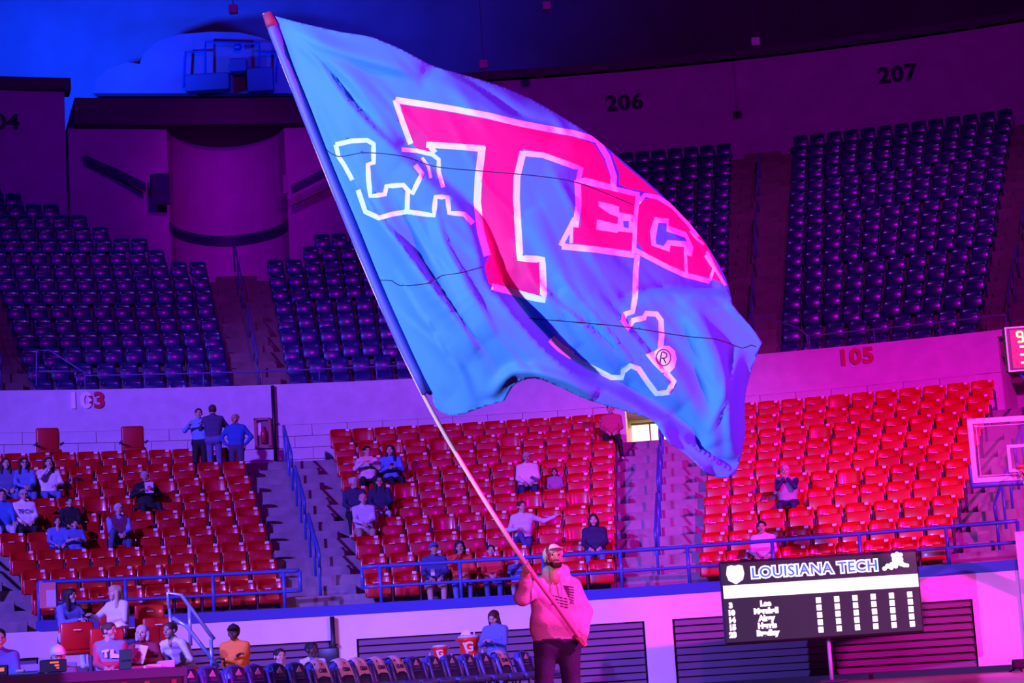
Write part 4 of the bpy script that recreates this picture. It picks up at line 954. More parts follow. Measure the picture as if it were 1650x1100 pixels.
def grow(prims, voxel, k=0.03, subs=None):
    """surface nets over the blended primitives -> verts, quads, label of each quad"""
    lo = np.min([np.minimum(p[1], p[2]) - max(p[3], p[4]) if p[0] == 'c' else np.array(p[1]) - np.array(p[2]) for p in prims], axis=0) - 2.5 * voxel - 0.01
    hi = np.max([np.maximum(p[1], p[2]) + max(p[3], p[4]) if p[0] == 'c' else np.array(p[1]) + np.array(p[2]) for p in prims], axis=0) + 2.5 * voxel + 0.01
    n = np.ceil((hi - lo) / voxel).astype(int) + 1
    ax = [lo[i] + voxel * np.arange(n[i]) for i in range(3)]
    G = np.stack(np.meshgrid(*ax, indexing='ij'), -1).astype(np.float32)
    D = smin_all(sdf_prims(G, prims), k)
    if subs:
        S = smin_all(sdf_prims(G, subs), k); D = np.maximum(D, -S)
    ins = D < 0
    cs = [n[i] - 1 for i in range(3)]
    acc = np.zeros((*cs, 3), np.float32); cnt = np.zeros(cs, np.float32)
    corners = [(i, j, l) for i in (0, 1) for j in (0, 1) for l in (0, 1)]
    def sub(A, o): return A[o[0]:o[0] + cs[0], o[1]:o[1] + cs[1], o[2]:o[2] + cs[2]]
    for a in corners:
        for ax_ in range(3):
            if a[ax_] == 0:
                b = list(a); b[ax_] = 1
                da, db = sub(D, a), sub(D, b); m = (da < 0) != (db < 0)
                t = np.where(m, da / np.where(np.abs(da - db) < 1e-9, 1, da - db), 0)
                for q in range(3):
                    acc[..., q] += np.where(m, a[q] + (t if q == ax_ else 0), 0)
                cnt += m
    act = cnt > 0; idx = -np.ones(cs, int); idx[act] = np.arange(act.sum())
    ci = np.argwhere(act); V = lo + voxel * (ci + acc[act] / cnt[act][:, None])
    quads = []
    for ax_ in range(3):
        u, v = [(1, 2), (2, 0), (0, 1)][ax_]
        A = [slice(0, None)] * 3; B = [slice(0, None)] * 3
        A[ax_] = slice(0, n[ax_] - 1); B[ax_] = slice(1, n[ax_])
        ia, ib = ins[tuple(A)], ins[tuple(B)]
        E = np.argwhere(ia != ib)
        ok = (E[:, u] > 0) & (E[:, v] > 0) & (E[:, u] < n[u] - 1) & (E[:, v] < n[v] - 1); E = E[ok]
        flip = ia[tuple(E.T)]
        def cell(du, dv):
            c = E.copy(); c[:, u] += du; c[:, v] += dv; return idx[tuple(c.T)]
        q = np.stack([cell(-1, -1), cell(0, -1), cell(0, 0), cell(-1, 0)], 1)
        q[~flip] = q[~flip][:, ::-1]
        quads.append(q)
    Q = np.concatenate(quads); Q = Q[(Q >= 0).all(1)]
    ctr = V[Q].mean(1)
    lab = np.argmin(np.stack(sdf_prims(ctr.astype(np.float32), prims)), 0)
    names = [p[-1] for p in prims]
    return V, Q, np.array([names[i] for i in lab], dtype=object)
def v3(*a): return np.array(a, float)
def rotm(yaw, pitch=0, roll=0):
    return np.array(Matrix.Rotation(yaw, 3, 'Z') @ Matrix.Rotation(pitch, 3, 'X') @ Matrix.Rotation(roll, 3, 'Y'))
HEADP = [('c', v3(0, -.02, .03), v3(0, .035, .035), .078, .085, 'skin'), ('c', v3(0, -.05, -.06), v3(0, -.06, -.085), .047, .036, 'skin'),
         ('c', v3(-.034, -.05, -.022), v3(.034, -.05, -.022), .042, .042, 'skin'), ('c', v3(0, -.098, .012), v3(0, -.116, -.022), .007, .013, 'skin'),
         ('e', v3(-.082, .012, -.008), v3(.012, .022, .032), 'skin'), ('e', v3(.082, .012, -.008), v3(.012, .022, .032), 'skin'),
         ('c', v3(-.034, -.083, .03), v3(.034, -.083, .03), .013, .013, 'skin'), ('c', v3(-.018, -.097, -.06), v3(.018, -.097, -.06), .008, .008, 'lip'),
         ('c', v3(-.032, -.088, .01), v3(-.031, -.089, .01), .0075, .0075, 'eye'), ('c', v3(.032, -.088, .01), v3(.031, -.089, .01), .0075, .0075, 'eye'),
         ('c', v3(-.047, -.088, .031), v3(-.018, -.094, .033), .0045, .0045, 'brow'), ('c', v3(.047, -.088, .031), v3(.018, -.094, .033), .0045, .0045, 'brow'),
         ('c', v3(0, .02, -.06), v3(0, .035, -.2), .05, .056, 'skin')]
BEARD = [('c', v3(-.06, -.02, -.05), v3(-.03, -.075, -.088), .02, .022, 'beard'), ('c', v3(.06, -.02, -.05), v3(.03, -.075, -.088), .02, .022, 'beard'),
         ('c', v3(-.03, -.08, -.092), v3(.03, -.08, -.092), .024, .024, 'beard'), ('c', v3(-.024, -.1, -.047), v3(.024, -.1, -.047), .0075, .0075, 'beard')]
FACE_CUT = [('c', v3(0, -.12, -.05), v3(0, -.125, .025), .075, .062, 'x'), ('c', v3(0, -.07, -.15), v3(0, -.05, -.22), .07, .07, 'x')]
HAIRP = {
 'short': [('c', v3(0, -.02, .042), v3(0, .045, .035), .083, .09, 'hair')],
 'thin': [('c', v3(0, .02, .02), v3(0, .05, .01), .084, .086, 'hair')],
 'long': [('c', v3(0, -.02, .042), v3(0, .045, .03), .085, .093, 'hair'), ('c', v3(-.075, .0, .0), v3(-.095, -.02, -.24), .04, .03, 'hair'), ('c', v3(.075, .0, .0), v3(.095, -.02, -.24), .04, .03, 'hair'), ('c', v3(0, .07, 0), v3(0, .1, -.26), .07, .05, 'hair')],
 'bob': [('c', v3(0, -.02, .042), v3(0, .045, .03), .087, .095, 'hair'), ('c', v3(-.078, .0, .0), v3(-.08, -.01, -.09), .035, .03, 'hair'), ('c', v3(.078, .0, .0), v3(.08, -.01, -.09), .035, .03, 'hair'), ('c', v3(0, .07, 0), v3(0, .07, -.09), .07, .06, 'hair')],
 'bun': [('c', v3(0, -.02, .042), v3(0, .045, .03), .083, .09, 'hair'), ('c', v3(0, .1, .07), v3(0, .11, .075), .045, .045, 'hair')],
 'cap': [('c', v3(0, -.01, .045), v3(0, .035, .04), .092, .096, 'cap'), ('e', v3(0, -.115, .058), v3(.075, .085, .012), 'cap'), ('e', v3(0, .01, .142), v3(.012, .012, .01), 'cap')],
 'beanie': [('c', v3(0, -.01, .05), v3(0, .035, .045), .093, .097, 'cap'), ('c', v3(-.085, .01, .0), v3(-.08, .02, -.1), .03, .04, 'cap'), ('c', v3(.085, .01, .0), v3(.08, .02, -.1), .03, .04, 'cap'), ('c', v3(0, .07, .0), v3(0, .06, -.13), .06, .07, 'cap')],
}
CAP_CUT = [('e', v3(0, -.06, -.08), v3(.13, .17, .115), 'x'), ('e', v3(0, .05, -.1), v3(.13, .13, .1), 'x')]
def hand_prims(curl=0.5):
    pr = [('c', v3(.03, -.028, 0), v3(.085, -.03, 0), .014, .014, 'skin'), ('c', v3(.03, .022, 0), v3(.085, .026, 0), .014, .013, 'skin'), ('c', v3(.02, 0, 0), v3(.085, 0, 0), .018, .015, 'skin'), ('c', v3(-.04, 0, 0), v3(.02, 0, 0), .025, .022, 'skin')]
    for y, L in ((-.031, .07), (-.011, .08), (.010, .076), (.029, .06)):
        p = v3(.088, y, 0); a = -curl * 0.6
        for s, ln in enumerate((.42, .33, .25)):
            q = p + v3(math.cos(a), 0, math.sin(a)) * L * ln; pr.append(('c', p, q, .0085 - .0006 * s, .0082 - .0006 * s, 'skin')); p = q; a -= curl * 0.7
    pr += [('c', v3(.02, -.03, -.004), v3(.055, -.058, -.012), .012, .0105, 'skin'), ('c', v3(.055, -.058, -.012), v3(.088, -.06, -.022), .0105, .009, 'skin')]
    return pr
T_HEAD = grow(HEADP, 0.010, 0.012)
T_HAND = [grow(hand_prims(0.6), 0.0075, 0.006)]
T_HAIR = {}
for k_, pr_ in HAIRP.items():
    T_HAIR[k_] = grow(pr_, 0.011, 0.02, CAP_CUT if k_ in ('cap',) else FACE_CUT)
def to_mesh(name, parts, matmap):
    """parts: list of (V, Q, labels) joined into one mesh"""
    vs = []; fs = []; lb = []; o = 0
    for V, Q, Lb in parts:
        vs.append(V); fs.append(Q + o); lb.append(Lb); o += len(V)
    V = np.concatenate(vs); Q = np.concatenate(fs); Lb = np.concatenate(lb)
    me = bpy.data.meshes.new(name); me.vertices.add(len(V)); me.vertices.foreach_set('co', V.astype(np.float32).ravel())
    me.loops.add(Q.size); me.loops.foreach_set('vertex_index', Q.astype(np.int32).ravel())
    me.polygons.add(len(Q)); me.polygons.foreach_set('loop_start', np.arange(0, Q.size, 4, dtype=np.int32)); me.polygons.foreach_set('loop_total', np.full(len(Q), 4, np.int32))
    keys = sorted(set(Lb)); 
    for k in keys: me.materials.append(matmap[k])
    me.polygons.foreach_set('material_index', np.array([keys.index(l) for l in Lb], np.int32)); me.polygons.foreach_set('use_smooth', [True] * len(Q))
    me.update(calc_edges=True); me.validate(); return me
def xf(part, R, t, s=1.0): return ((part[0] * s) @ R.T + t, part[1], part[2])
def ik(a, b, l0, l1, hint):
    d = b - a; D = np.linalg.norm(d)
    if D > (l0 + l1) * 0.995: b = a + d / D * (l0 + l1) * 0.995; d = b - a; D = np.linalg.norm(d)
    x = (l0 * l0 - l1 * l1 + D * D) / (2 * D); h = math.sqrt(max(l0 * l0 - x * x, 1e-6)); n = d / D
    hh = hint - n * (hint @ n); hh = hh / max(np.linalg.norm(hh), 1e-6)
    return a + n * x + hh * h, b
def axes_from(x, up):
    x = x / np.linalg.norm(x); y = np.cross(up, x); y = y / max(np.linalg.norm(y), 1e-6); z = np.cross(x, y); return np.stack([x, y, z], 1)
SKIN = {'light': (0.62, 0.36, 0.28), 'tan': (0.48, 0.26, 0.18), 'dark': (0.10, 0.05, 0.035)}
def person(M, label, top=(.5, .5, .5), pants=(.05, .06, .15), hair='short', haircol=(.03, .02, .015), skin='light', pose='sit', s=1.0,
           hands=None, feet=None, yaw=0.0, pitch=0.0, lean=0.0, twist=0.0, long_sleeve=True, shoe=(.5, .5, .5), cap=None, vest=None, bulk=1.0, mask=None,
           legs=True, group='spectators', sleeve=None, nod=0.0, glasses=False, extra=None):
    """M places the floor point under the hips; the figure faces local -y"""
    hz = 0.53 if pose == 'sit' else 0.93
    pel = v3(0, 0, hz); b = bulk
    ch = pel + rotm(twist) @ v3(0, -math.sin(lean) * 0.36, math.cos(lean) * 0.36)
    nk = ch + rotm(twist) @ v3(0, -math.sin(lean) * 0.2 - .01, math.cos(lean) * 0.19)
    hd = nk + rotm(twist) @ v3(0, -0.035 - math.sin(lean) * 0.06, 0.125)
    Rt = rotm(twist); sx = Rt @ v3(1, 0, 0)
    sh = [nk + sx * sg * 0.18 - v3(0, 0, .085) for sg in (-1, 1)]
    dh = {'lap': [(-.10, -.34, .64), (.10, -.34, .64)], 'clasp': [(-.045, -.36, .68), (.045, -.36, .68)], 'knees': [(-.17, -.46, .58), (.17, -.46, .58)],
          'phone': [(-.05, -.32, .80), (.06, -.32, .78)], 'face': [(-.05, -.2, 1.06), (.10, -.3, .7)], 'crossed': [(.10, -.22, .84), (-.10, -.24, .80)],
          'pray': [(-.03, -.2, 1.04), (.03, -.2, 1.04)], 'stretchR': [(-.1, -.3, .75), (.68, .05, .98)], 'down': [(-.24, -.05, .72), (.24, -.05, .72)],
          'akimbo': [(-.20, -.02, .98), (.20, -.02, .98)], 'standphone': [(-.05, -.3, 1.2), (.05, -.3, 1.2)], 'hug': [(-.15, -.35, 1.3), (.15, -.35, 1.3)], 'standpocket': [(-.2, -.1, .9), (.2, -.1, .9)]}
    H = dh[hands] if isinstance(hands, str) else (hands or dh['lap' if pose == 'sit' else 'down'])
    H = [v3(*h) for h in H]
    prims = [('c', pel + v3(-.085, .0, 0), pel + v3(.085, .0, 0), .125 * b, .125 * b, 'pants' if legs else 'top'),
             ('c', pel + (ch - pel) * .3 - sx * .06, pel + (ch - pel) * .3 + sx * .06, .122 * b, .122 * b, 'top'),
             ('c', pel + (ch - pel) * .65 - sx * .075, pel + (ch - pel) * .65 + sx * .075, .13 * b, .13 * b, 'top'),
             ('c', ch - sx * .105, ch + sx * .105, .122 * b, .122 * b, 'top'),
             ('c', sh[0] + sx * .01, sh[1] - sx * .01, .066, .066, 'top'), ('c', nk - v3(0, 0, .02), sh[0], .058, .06, 'top'), ('c', nk - v3(0, 0, .02), sh[1], .058, .06, 'top'),
             ('c', nk - v3(0, 0, .04), nk + v3(0, 0, .01), .075, .06, 'top')]
    if vest: prims[1] = prims[1][:5] + ('vest',); prims[2] = prims[2][:5] + ('vest',); prims[3] = prims[3][:5] + ('vest',); prims[4] = prims[4][:5] + ('vest',); prims[5] = prims[5][:5] + ('vest',); prims[6] = prims[6][:5] + ('vest',)
    extras = []
    arms = 'sleeve' if sleeve else 'top'
    for j, sg in enumerate((-1, 1)):
        out = Rt @ v3(sg * .75, .35, -.6)
        if isinstance(hands, str) and hands == 'stretchR' and sg == 1: out = v3(0, .3, -1)
        if isinstance(hands, str) and hands == 'akimbo': out = Rt @ v3(sg, .25, -.1)
        e, h = ik(sh[j], H[j], .285, .255, out)
        prims.append(('c', sh[j], e, .062, .050, arms)); w = e + (h - e) * .9
        prims.append(('c', e, w, .049, .037 if long_sleeve else .03, arms if long_sleeve else 'skin'))
        ax = axes_from(h - e, v3(0, 0, 1) if abs((h - e)[2]) < .2 else Rt @ v3(0, -1, 0.01))
        if sg == 1: ax = ax * np.array([[1, -1, 1]]) ; ax[:, 2] = ax[:, 2]
        hp = T_HAND[0]
        hv = (hp[0] @ ax.T + h, hp[1] if sg == -1 else hp[1][:, ::-1], hp[2]); extras.append(hv)
    if legs:
        if pose == 'sit': F_ = feet or [(-.12, -.50, .06), (.12, -.50, .06)]
        else: F_ = feet or [(-.11, 0, .06), (.11, 0.02, .06)]
        for j, sg in enumerate((-1, 1)):
            hip = pel + v3(sg * .095, -.02, -.02); an = v3(*F_[j])
            kn, an = ik(hip, an, .44, .43, v3(sg * .15, -1, .9) if pose == 'sit' else v3(0, -1, .1))
            prims += [('c', hip, kn, .092 * b, .066, 'pants'), ('c', kn, an, .064, .046, 'pants'), ('c', an + v3(0, .03, -.015), an + v3(sg * .03, -.14, -.025), .04, .034, 'shoe')]
    V = grow(prims, 0.019, 0.028)
    Rh = rotm(twist + yaw, pitch, nod)
    parts = [V] + extras + [xf(T_HEAD, Rh, hd)]
    mm = {'top': cmat(top, .8), 'pants': cmat(pants, .8), 'skin': cmat(SKIN[skin], .55), 'lip': cmat(tuple(c * .6 for c in SKIN[skin]), .5), 'eye': cmat((.06, .04, .04), .2), 'brow': cmat(tuple(c * .5 for c in SKIN[skin]), .7),
          'shoe': cmat(shoe, .6), 'sleeve': cmat(sleeve or top, .8), 'vest': cmat(vest or top, .8), 'mask': cmat(mask or top, .8)}
    me = to_mesh('person', parts, mm)
    o = link('person', me); o.matrix_world = M @ Matrix.Scale(s, 4)
    if hair and hair != 'bald':
        hp = T_HAIR['cap' if hair == 'cap' else hair]
        nm = 'cap' if hair in ('cap', 'beanie') else 'hair'
        hc = cmat(cap if hair in ('cap', 'beanie') else haircol, .7)
        child(nm, to_mesh(nm, [xf(hp, Rh, hd)], {'hair': hc, 'cap': hc}), o)
        if hair == 'cap': child('hair', to_mesh('hair', [xf(T_HAIR['thin'], Rh, hd)], {'hair': cmat(haircol, .7)}), o)
    if glasses:
        g = MB()
        for sg in (-1, 1):
            g.tube([Vector(Rh @ v3(sg * .033 + .024 * math.cos(t * math.pi / 4), -.103, .01 + .019 * math.sin(t * math.pi / 4)) + hd) for t in range(9)], .003, 4, cap=False)
            g.tube([Vector(Rh @ v3(sg * .057, -.1, .012) + hd), Vector(Rh @ v3(sg * .085, .0, .012) + hd)], .003, 4)
        child('glasses', g.mesh('glasses', M_BLACK), o)
    tag(o, label, 'person', group)
    o['_hd'] = 0.0; del o['_hd']
    return o, hd, H
def held(nm, Mp, lp, rot, size, col, label, cat, mark=None):
    r = empty(nm, Mp @ Matrix.Translation(lp) @ Matrix.Rotation(rot[2], 4, 'Z') @ Matrix.Rotation(rot[0], 4, 'X') @ Matrix.Rotation(rot[1], 4, 'Y'))
    child('sheet' if cat == 'paper' else 'body', MB().rbox((0, 0, 0), size, min(size) * 0.3, seg=1).mesh(nm, cmat(col, .5)), r)
    if mark: child('print', MB().prism([(-.05, -.06), (.04, -.07), (.06, 0), (.01, .05), (-.04, .02)], -size[1] / 2 - .003, -size[1] / 2 + .001).mesh('print', cmat(mark, .6)), r)
    tag(r, label, cat); return r
def seatM(sec, row, px, dz=0.0, fwd=0.17):
    k, az = near_seat(sec, row, px); OCC.add((sec, row, k))
    az = az_px(RL + TL * row - fwd, ZL + SL * row + .9, px)
    # sit on the seat itself
    return frame(az, RL + TL * row - fwd, ZL + SL * row + dz - 0.02)
def floorM(x, ytop, Y, hgt, face=0.0, z=None):
    """stand or sit so that the top of the head (hgt above the base) is seen at (x, ytop)"""
    p = at(x, ytop, Y); return Matrix.Translation((p.x, Y, (p.z - hgt) if z is None else z)) @ Matrix.Rotation(face * D2R, 4, 'Z')
NAVY = (.02, .03, .10); JEAN = (.10, .16, .38); BLK = (.012, .012, .018); WHT = (.75, .74, .76); KHK = (.42, .33, .24)
DKH = (.02, .014, .012); BRN = (.07, .035, .02); GRY = (.38, .38, .42); BLD = (.5, .34, .2)
# --- left block
person(seatM('103', 6, 9), 'person in dark jacket with long dark hair cut by the left edge, seventh row', (.10, .14, .3), JEAN, 'long', DKH, hands='lap')
person(seatM('103', 6, 38), 'long-haired person in a blue hoodie with hands together, beside the white-sweatered woman', (.12, .22, .5), JEAN, 'long', DKH, hands='clasp', yaw=.1, glasses=True)
person(seatM('103', 6, 78), 'long-haired woman in a white sweater with a hand at her mouth', (.8, .76, .78), JEAN, 'long', DKH, hands='face')
M_ = seatM('103', 5, 235)
person(M_, 'person in black clothes lounging with a pale programme on the chest, left block', BLK, BLK, 'short', GRY, hands=[(-.14, -.22, .86), (.12, -.25, .88)], lean=-.22, feet=[(-.1, -.55, .1), (.28, -.62, .16)], skin='tan', shoe=BLK)
held('paper_programme', M_, (.04, -.24, .93), (-.3, 0, 0), (.18, .01, .25), (.85, .55, .65), 'pale pink programme held by the person in black', 'paper', (.5, .05, .15))
M_ = seatM('103', 4, 38)
person(M_, 'grey-haired person in a white sweatshirt with dark chest lettering, left block', (.78, .77, .8), BLK, 'short', GRY, hands='lap', glasses=True, bulk=1.2)
t_ = text_mesh('chest_print', 'TECH', .12, .003, cmat((.05, .04, .1), .7)); 
o_ = child('chest_print', t_, bpy.data.objects[[o.name for o in bpy.data.objects if o.get('label', '').startswith('grey-haired person in a white')][0]]); o_.location = (0, -.175, .86)
person(seatM('103', 4, 2), 'person in a bright blue jacket and pale trousers at the left edge', (.05, .16, .5), (.5, .58, .7), 'short', DKH, hands='knees', bulk=1.1)
person(seatM('103', 3, 92), 'laughing child with dark hair in a blue top and white collar', (.12, .2, .55), NAVY, 'bob', DKH, s=.82, hands='lap', pitch=-.15)
person(seatM('103', 3, 120, fwd=.42), 'small child in a blue short-sleeved shirt with hands together', (.1, .16, .45), (.12, .2, .45), 'short', DKH, s=.76, hands='phone', long_sleeve=False)
person(seatM('103', 4, 112, fwd=.1), 'dark-haired person with hair in buns behind the two children', BLK, BLK, 'bun', DKH, s=.86, hands='lap')
person(seatM('103', 3, 191), 'white-haired man in a maroon vest with light blue sleeves and crossed legs', (.2, .3, .6), (.06, .09, .2), 'short', (.5, .5, .55), hands='clasp', vest=(.16, .02, .07), feet=[(-.25, -.38, .3), (.1, -.5, .08)], bulk=1.1, shoe=(.7, .7, .75))
# standing group on the walkway
zt8 = ZL + SL * 8
def standM(x, y, R, z, face):
    p, a = on_cyl(x, y, R); return Matrix.Translation(pol(a, R, z)) @ Matrix.Rotation(-a + face * D2R, 4, 'Z')
person(standM(344, 700, RL + TL * 8 - .45, zt8, 170), 'man in a dark shirt and blue trousers standing with his back to the court', (.06, .05, .14), (.12, .12, .32), 'short', BRN, pose='stand', hands='hug', twist=.1)
person(standM(322, 700, RL + TL * 8 - .1, zt8, -20), 'person with light blue sleeves and black trousers hugging the standing man', (.15, .38, .75), BLK, 'short', BRN, pose='stand', hands='hug', s=.98, yaw=.3)
person(standM(381, 720, RL + TL * 8 - .62, ZL + SL * 8 - .2, -10), 'bald man in a blue shirt with a hand on his hip by the stairs', (.02, .1, .42), (.06, .04, .12), 'bald', BRN, pose='stand', hands='akimbo', skin='tan', yaw=-.5, s=.97)
# --- middle block
M_ = seatM('104', 6, 592)
person(M_, 'person in a pale sweater and black trousers holding up a pink sheet', (.75, .6, .66), BLK, 'bun', DKH, hands=[(-.12, -.36, .92), (.06, -.36, .92)], feet=[(-.1, -.35, .14), (.1, -.35, .14)], yaw=.3)
held('pink_sheet', M_, (-.03, -.42, .98), (-.3, 0, 0), (.26, .008, .17), (.85, .4, .42), 'pink sheet held up by the person in the pale sweater', 'paper')
M_ = seatM('104', 6, 630)
person(M_, 'long-haired person in a blue sweater and black trousers looking at a phone', (.1, .22, .62), BLK, 'long', DKH, hands='phone', feet=[(.1, -.45, .12), (.25, -.45, .1)], yaw=-.3)
held('phone', M_, (0, -.38, .82), (-.4, 0, 0), (.075, .01, .15), BLK, 'dark phone held by the person in the blue sweater', 'phone')
person(seatM('104', 4, 571), 'white-haired person in a dark jacket at the left end of the middle block', (.03, .03, .1), BLK, 'short', (.5, .5, .55), hands='lap', yaw=.5)
person(seatM('104', 4, 612), 'woman in glasses with a dark jacket, white shirt and pale jeans', (.02, .025, .08), (.5, .5, .62), 'long', DKH, hands='lap', glasses=True)
person(seatM('104', 3, 586), 'balding man in a pale grey long-sleeved shirt and khaki trousers', (.55, .58, .68), KHK, 'thin', BRN, hands='clasp', skin='light', bulk=1.1, shoe=(.1, .1, .1))
M_ = seatM('104', 5, 850)
person(M_, 'heavy man in a white shirt and dark trousers holding a dark bag', (.8, .72, .76), NAVY, 'short', GRY, hands='lap', skin='tan', bulk=1.25)
held('dark_pouch', M_, (.14, -.36, .70), (-.5, .6, 0), (.2, .03, .08), (.12, .08, .16), 'dark pouch in the hand of the man in the white shirt', 'pouch')
person(seatM('104', 5, 893), 'small child with dark hair beside the man in the white shirt', (.3, .16, .3), NAVY, 'bob', DKH, s=.7, skin='tan')
person(seatM('104', 2, 842), 'person in a pale jacket with one arm stretched along the seat backs', (.62, .58, .66), (.05, .06, .2), 'short', BRN, hands='stretchR', feet=[(.1, -.55, .22), (.05, -.5, .06)], yaw=.35, bulk=1.0)
person(seatM('104', 1, 958), 'dark-haired person in a navy hoodie with pale drawstrings near the stairs', (.015, .018, .07), JEAN, 'bob', DKH, hands='lap', bulk=1.15)
M_ = seatM('104', 0, 700)
person(M_, 'man in a dark cap and navy jacket with khaki trousers in the front row', (.05, .06, .2), KHK, 'cap', DKH, hands='lap', cap=(.08, .1, .25), skin='tan', bulk=1.15, shoe=(.3, .25, .3), yaw=.2)
held('phone', M_, (-.06, -.42, .74), (-.5, 0, 0), (.075, .01, .15), (.7, .7, .8), 'pale phone held by the man in the dark cap', 'phone')
person(seatM('104', 0, 742), 'person in a black hood and orange-red shirt with white shoes in the front row', (.75, .06, .03), JEAN, 'beanie', DKH, hands='face', cap=BLK, shoe=(.85, .7, .75), skin='tan')
person(seatM('104', 0, 792), 'teenager in a red hoodie with white print in the front row', (.7, .03, .04), (.06, .08, .24), 'short', DKH, hands='clasp', s=.92)
person(seatM('104', 0, 833), 'small child in a blue patterned shirt and dark cap in the front row', (.12, .22, .5), (.3, .3, .42), 'cap', DKH, hands='face', cap=NAVY, s=.76)
person(seatM('104', 8, 985), 'person in a red top and black trousers on the top row beside the lit portal', (.5, .05, .14), BLK, 'short', BRN, hands='lap', feet=[(-.1, -.45, .1), (.2, -.6, .0)])
# --- right block
person(seatM('105', 3, 1268), 'person in a grey shirt with dark sleeves and hands at the mouth', (.42, .36, .46), NAVY, 'short', (.45, .45, .5), hands='pray', sleeve=NAVY, bulk=1.15)
person(seatM('105', 0, 1230), 'dark-haired person in a pale shirt behind the railing above the stat board', (.62, .55, .66), BLK, 'bun', DKH, hands='lap')
# --- floor, lower left
M_ = floorM(110, 943, 34.3, 1.38, 50)
person(M_, 'woman with long dark hair in a blue hoodie and pale trousers turned to the right', (.16, .2, .5), (.5, .62, .75), 'long', DKH, hands='phone', yaw=.3)
held('phone', M_, (0, -.4, .82), (-.4, 0, 0), (.075, .01, .15), NAVY, 'dark phone held by the woman in the blue hoodie', 'phone')
person(floorM(188, 937, 33.9, 1.38, -35), 'blonde woman in a white top turned to the left', (.66, .68, .78), NAVY, 'long', BLD, hands=[(-.2, -.4, .86), (.1, -.3, .7)], yaw=-.35, long_sleeve=False)
o_, _, _ = person(floorM(176, 999, 29.9, 1.36, 8), 'man in a grey and red shirt with a white chest logo looking sideways', (.22, .26, .48), (.5, .6, .75), 'short', BRN, hands='clasp', yaw=.95, bulk=1.2, sleeve=(.5, .06, .12))
lm = MB()
for q in ([(-.12, .05), (-.02, .07), (-.02, .03), (-.05, .03), (-.04, -.05), (-.08, -.05), (-.08, .03), (-.12, .02)], [(.0, .06), (.05, .06), (.05, -.0), (.13, -.02), (.12, -.07), (.0, -.06)]): lm.prism(q, -.006, .006)
lo_ = child('chest_logo', lm.mesh('chest_logo', cmat((.8, .8, .88), .6)), o_); lo_.location = (.01, -.178, .88)
rb = child('chest_band', MB().rbox((0, -.06, .72), (.34, .24, .12), .05, seg=2).mesh('chest_band', cmat((.55, .03, .08), .8), True), o_)
person(floorM(193, 998, 31.2, 1.36, 20), 'person in a white cap and dark jacket behind the man with the chest logo', (.04, .06, .18), BLK, 'cap', DKH, hands='lap', cap=(.8, .76, .8), yaw=.4)
M_ = floorM(231, 1003, 30.6, 1.36, -12)
person(M_, 'grey-haired person in a dark red top reading a pale programme', (.3, .02, .05), (.3, .4, .7), 'bob', (.5, .5, .56), hands=[(-.02, -.36, .82), (.16, -.36, .82)])
held('paper_programme', M_, (.09, -.42, .9), (-.35, .2, 0), (.22, .01, .28), (.82, .6, .75), 'pale programme with red print held by the grey-haired person', 'paper', (.7, .06, .25))
person(floorM(297, 1006, 31.6, 1.22, -30), 'person in a white top bending forward behind the pale handrail', (.72, .72, .8), (.6, .6, .7), 'short', BRN, hands='knees', lean=.5, skin='tan', long_sleeve=False)
person(floorM(92, 1040, 25.6, 1.33, 20), 'person in a white cap behind the small red-lit display', (.2, .14, .3), NAVY, 'cap', DKH, hands='lap', cap=(.82, .7, .75), pitch=.25)
person(floorM(-4, 1008, 24.6, 1.36, 25), 'person in a blue jacket at the table, cut by the photo edge', (.08, .14, .45), NAVY, 'short', DKH, hands='clasp')
person(floorM(377, 1003, 32.6, 1.36, -10), 'person in an orange jacket and black cap with a white badge', (.85, .28, .03), BLK, 'cap', DKH, hands='crossed', cap=BLK, skin='dark', bulk=1.15)
person(floorM(450, 1041, 32.2, 1.36, 10), 'smiling woman in a white shirt sitting behind the bench chairs', (.7, .68, .78), NAVY, 'bun', DKH, hands='lap', yaw=.3)
person(floorM(501, 1031, 33.0, 1.36, 15), 'boy in a blue jacket over a white shirt beside the black stool', (.1, .16, .45), NAVY, 'short', BLK, hands='lap', skin='dark', vest=(.6, .68, .8), yaw=.5)
M_ = floorM(797, 992, 36.0, 1.62, -8, z=0.0)
person(floorM(797, 992, 36.0, 1.60, -25), 'long-haired girl in a blue sweatshirt looking down at her phone by the coolers', (.12, .2, .55), (.14, .22, .6), 'long', (.06, .02, .02), pose='stand', hands='standphone', pitch=.45, s=.98)
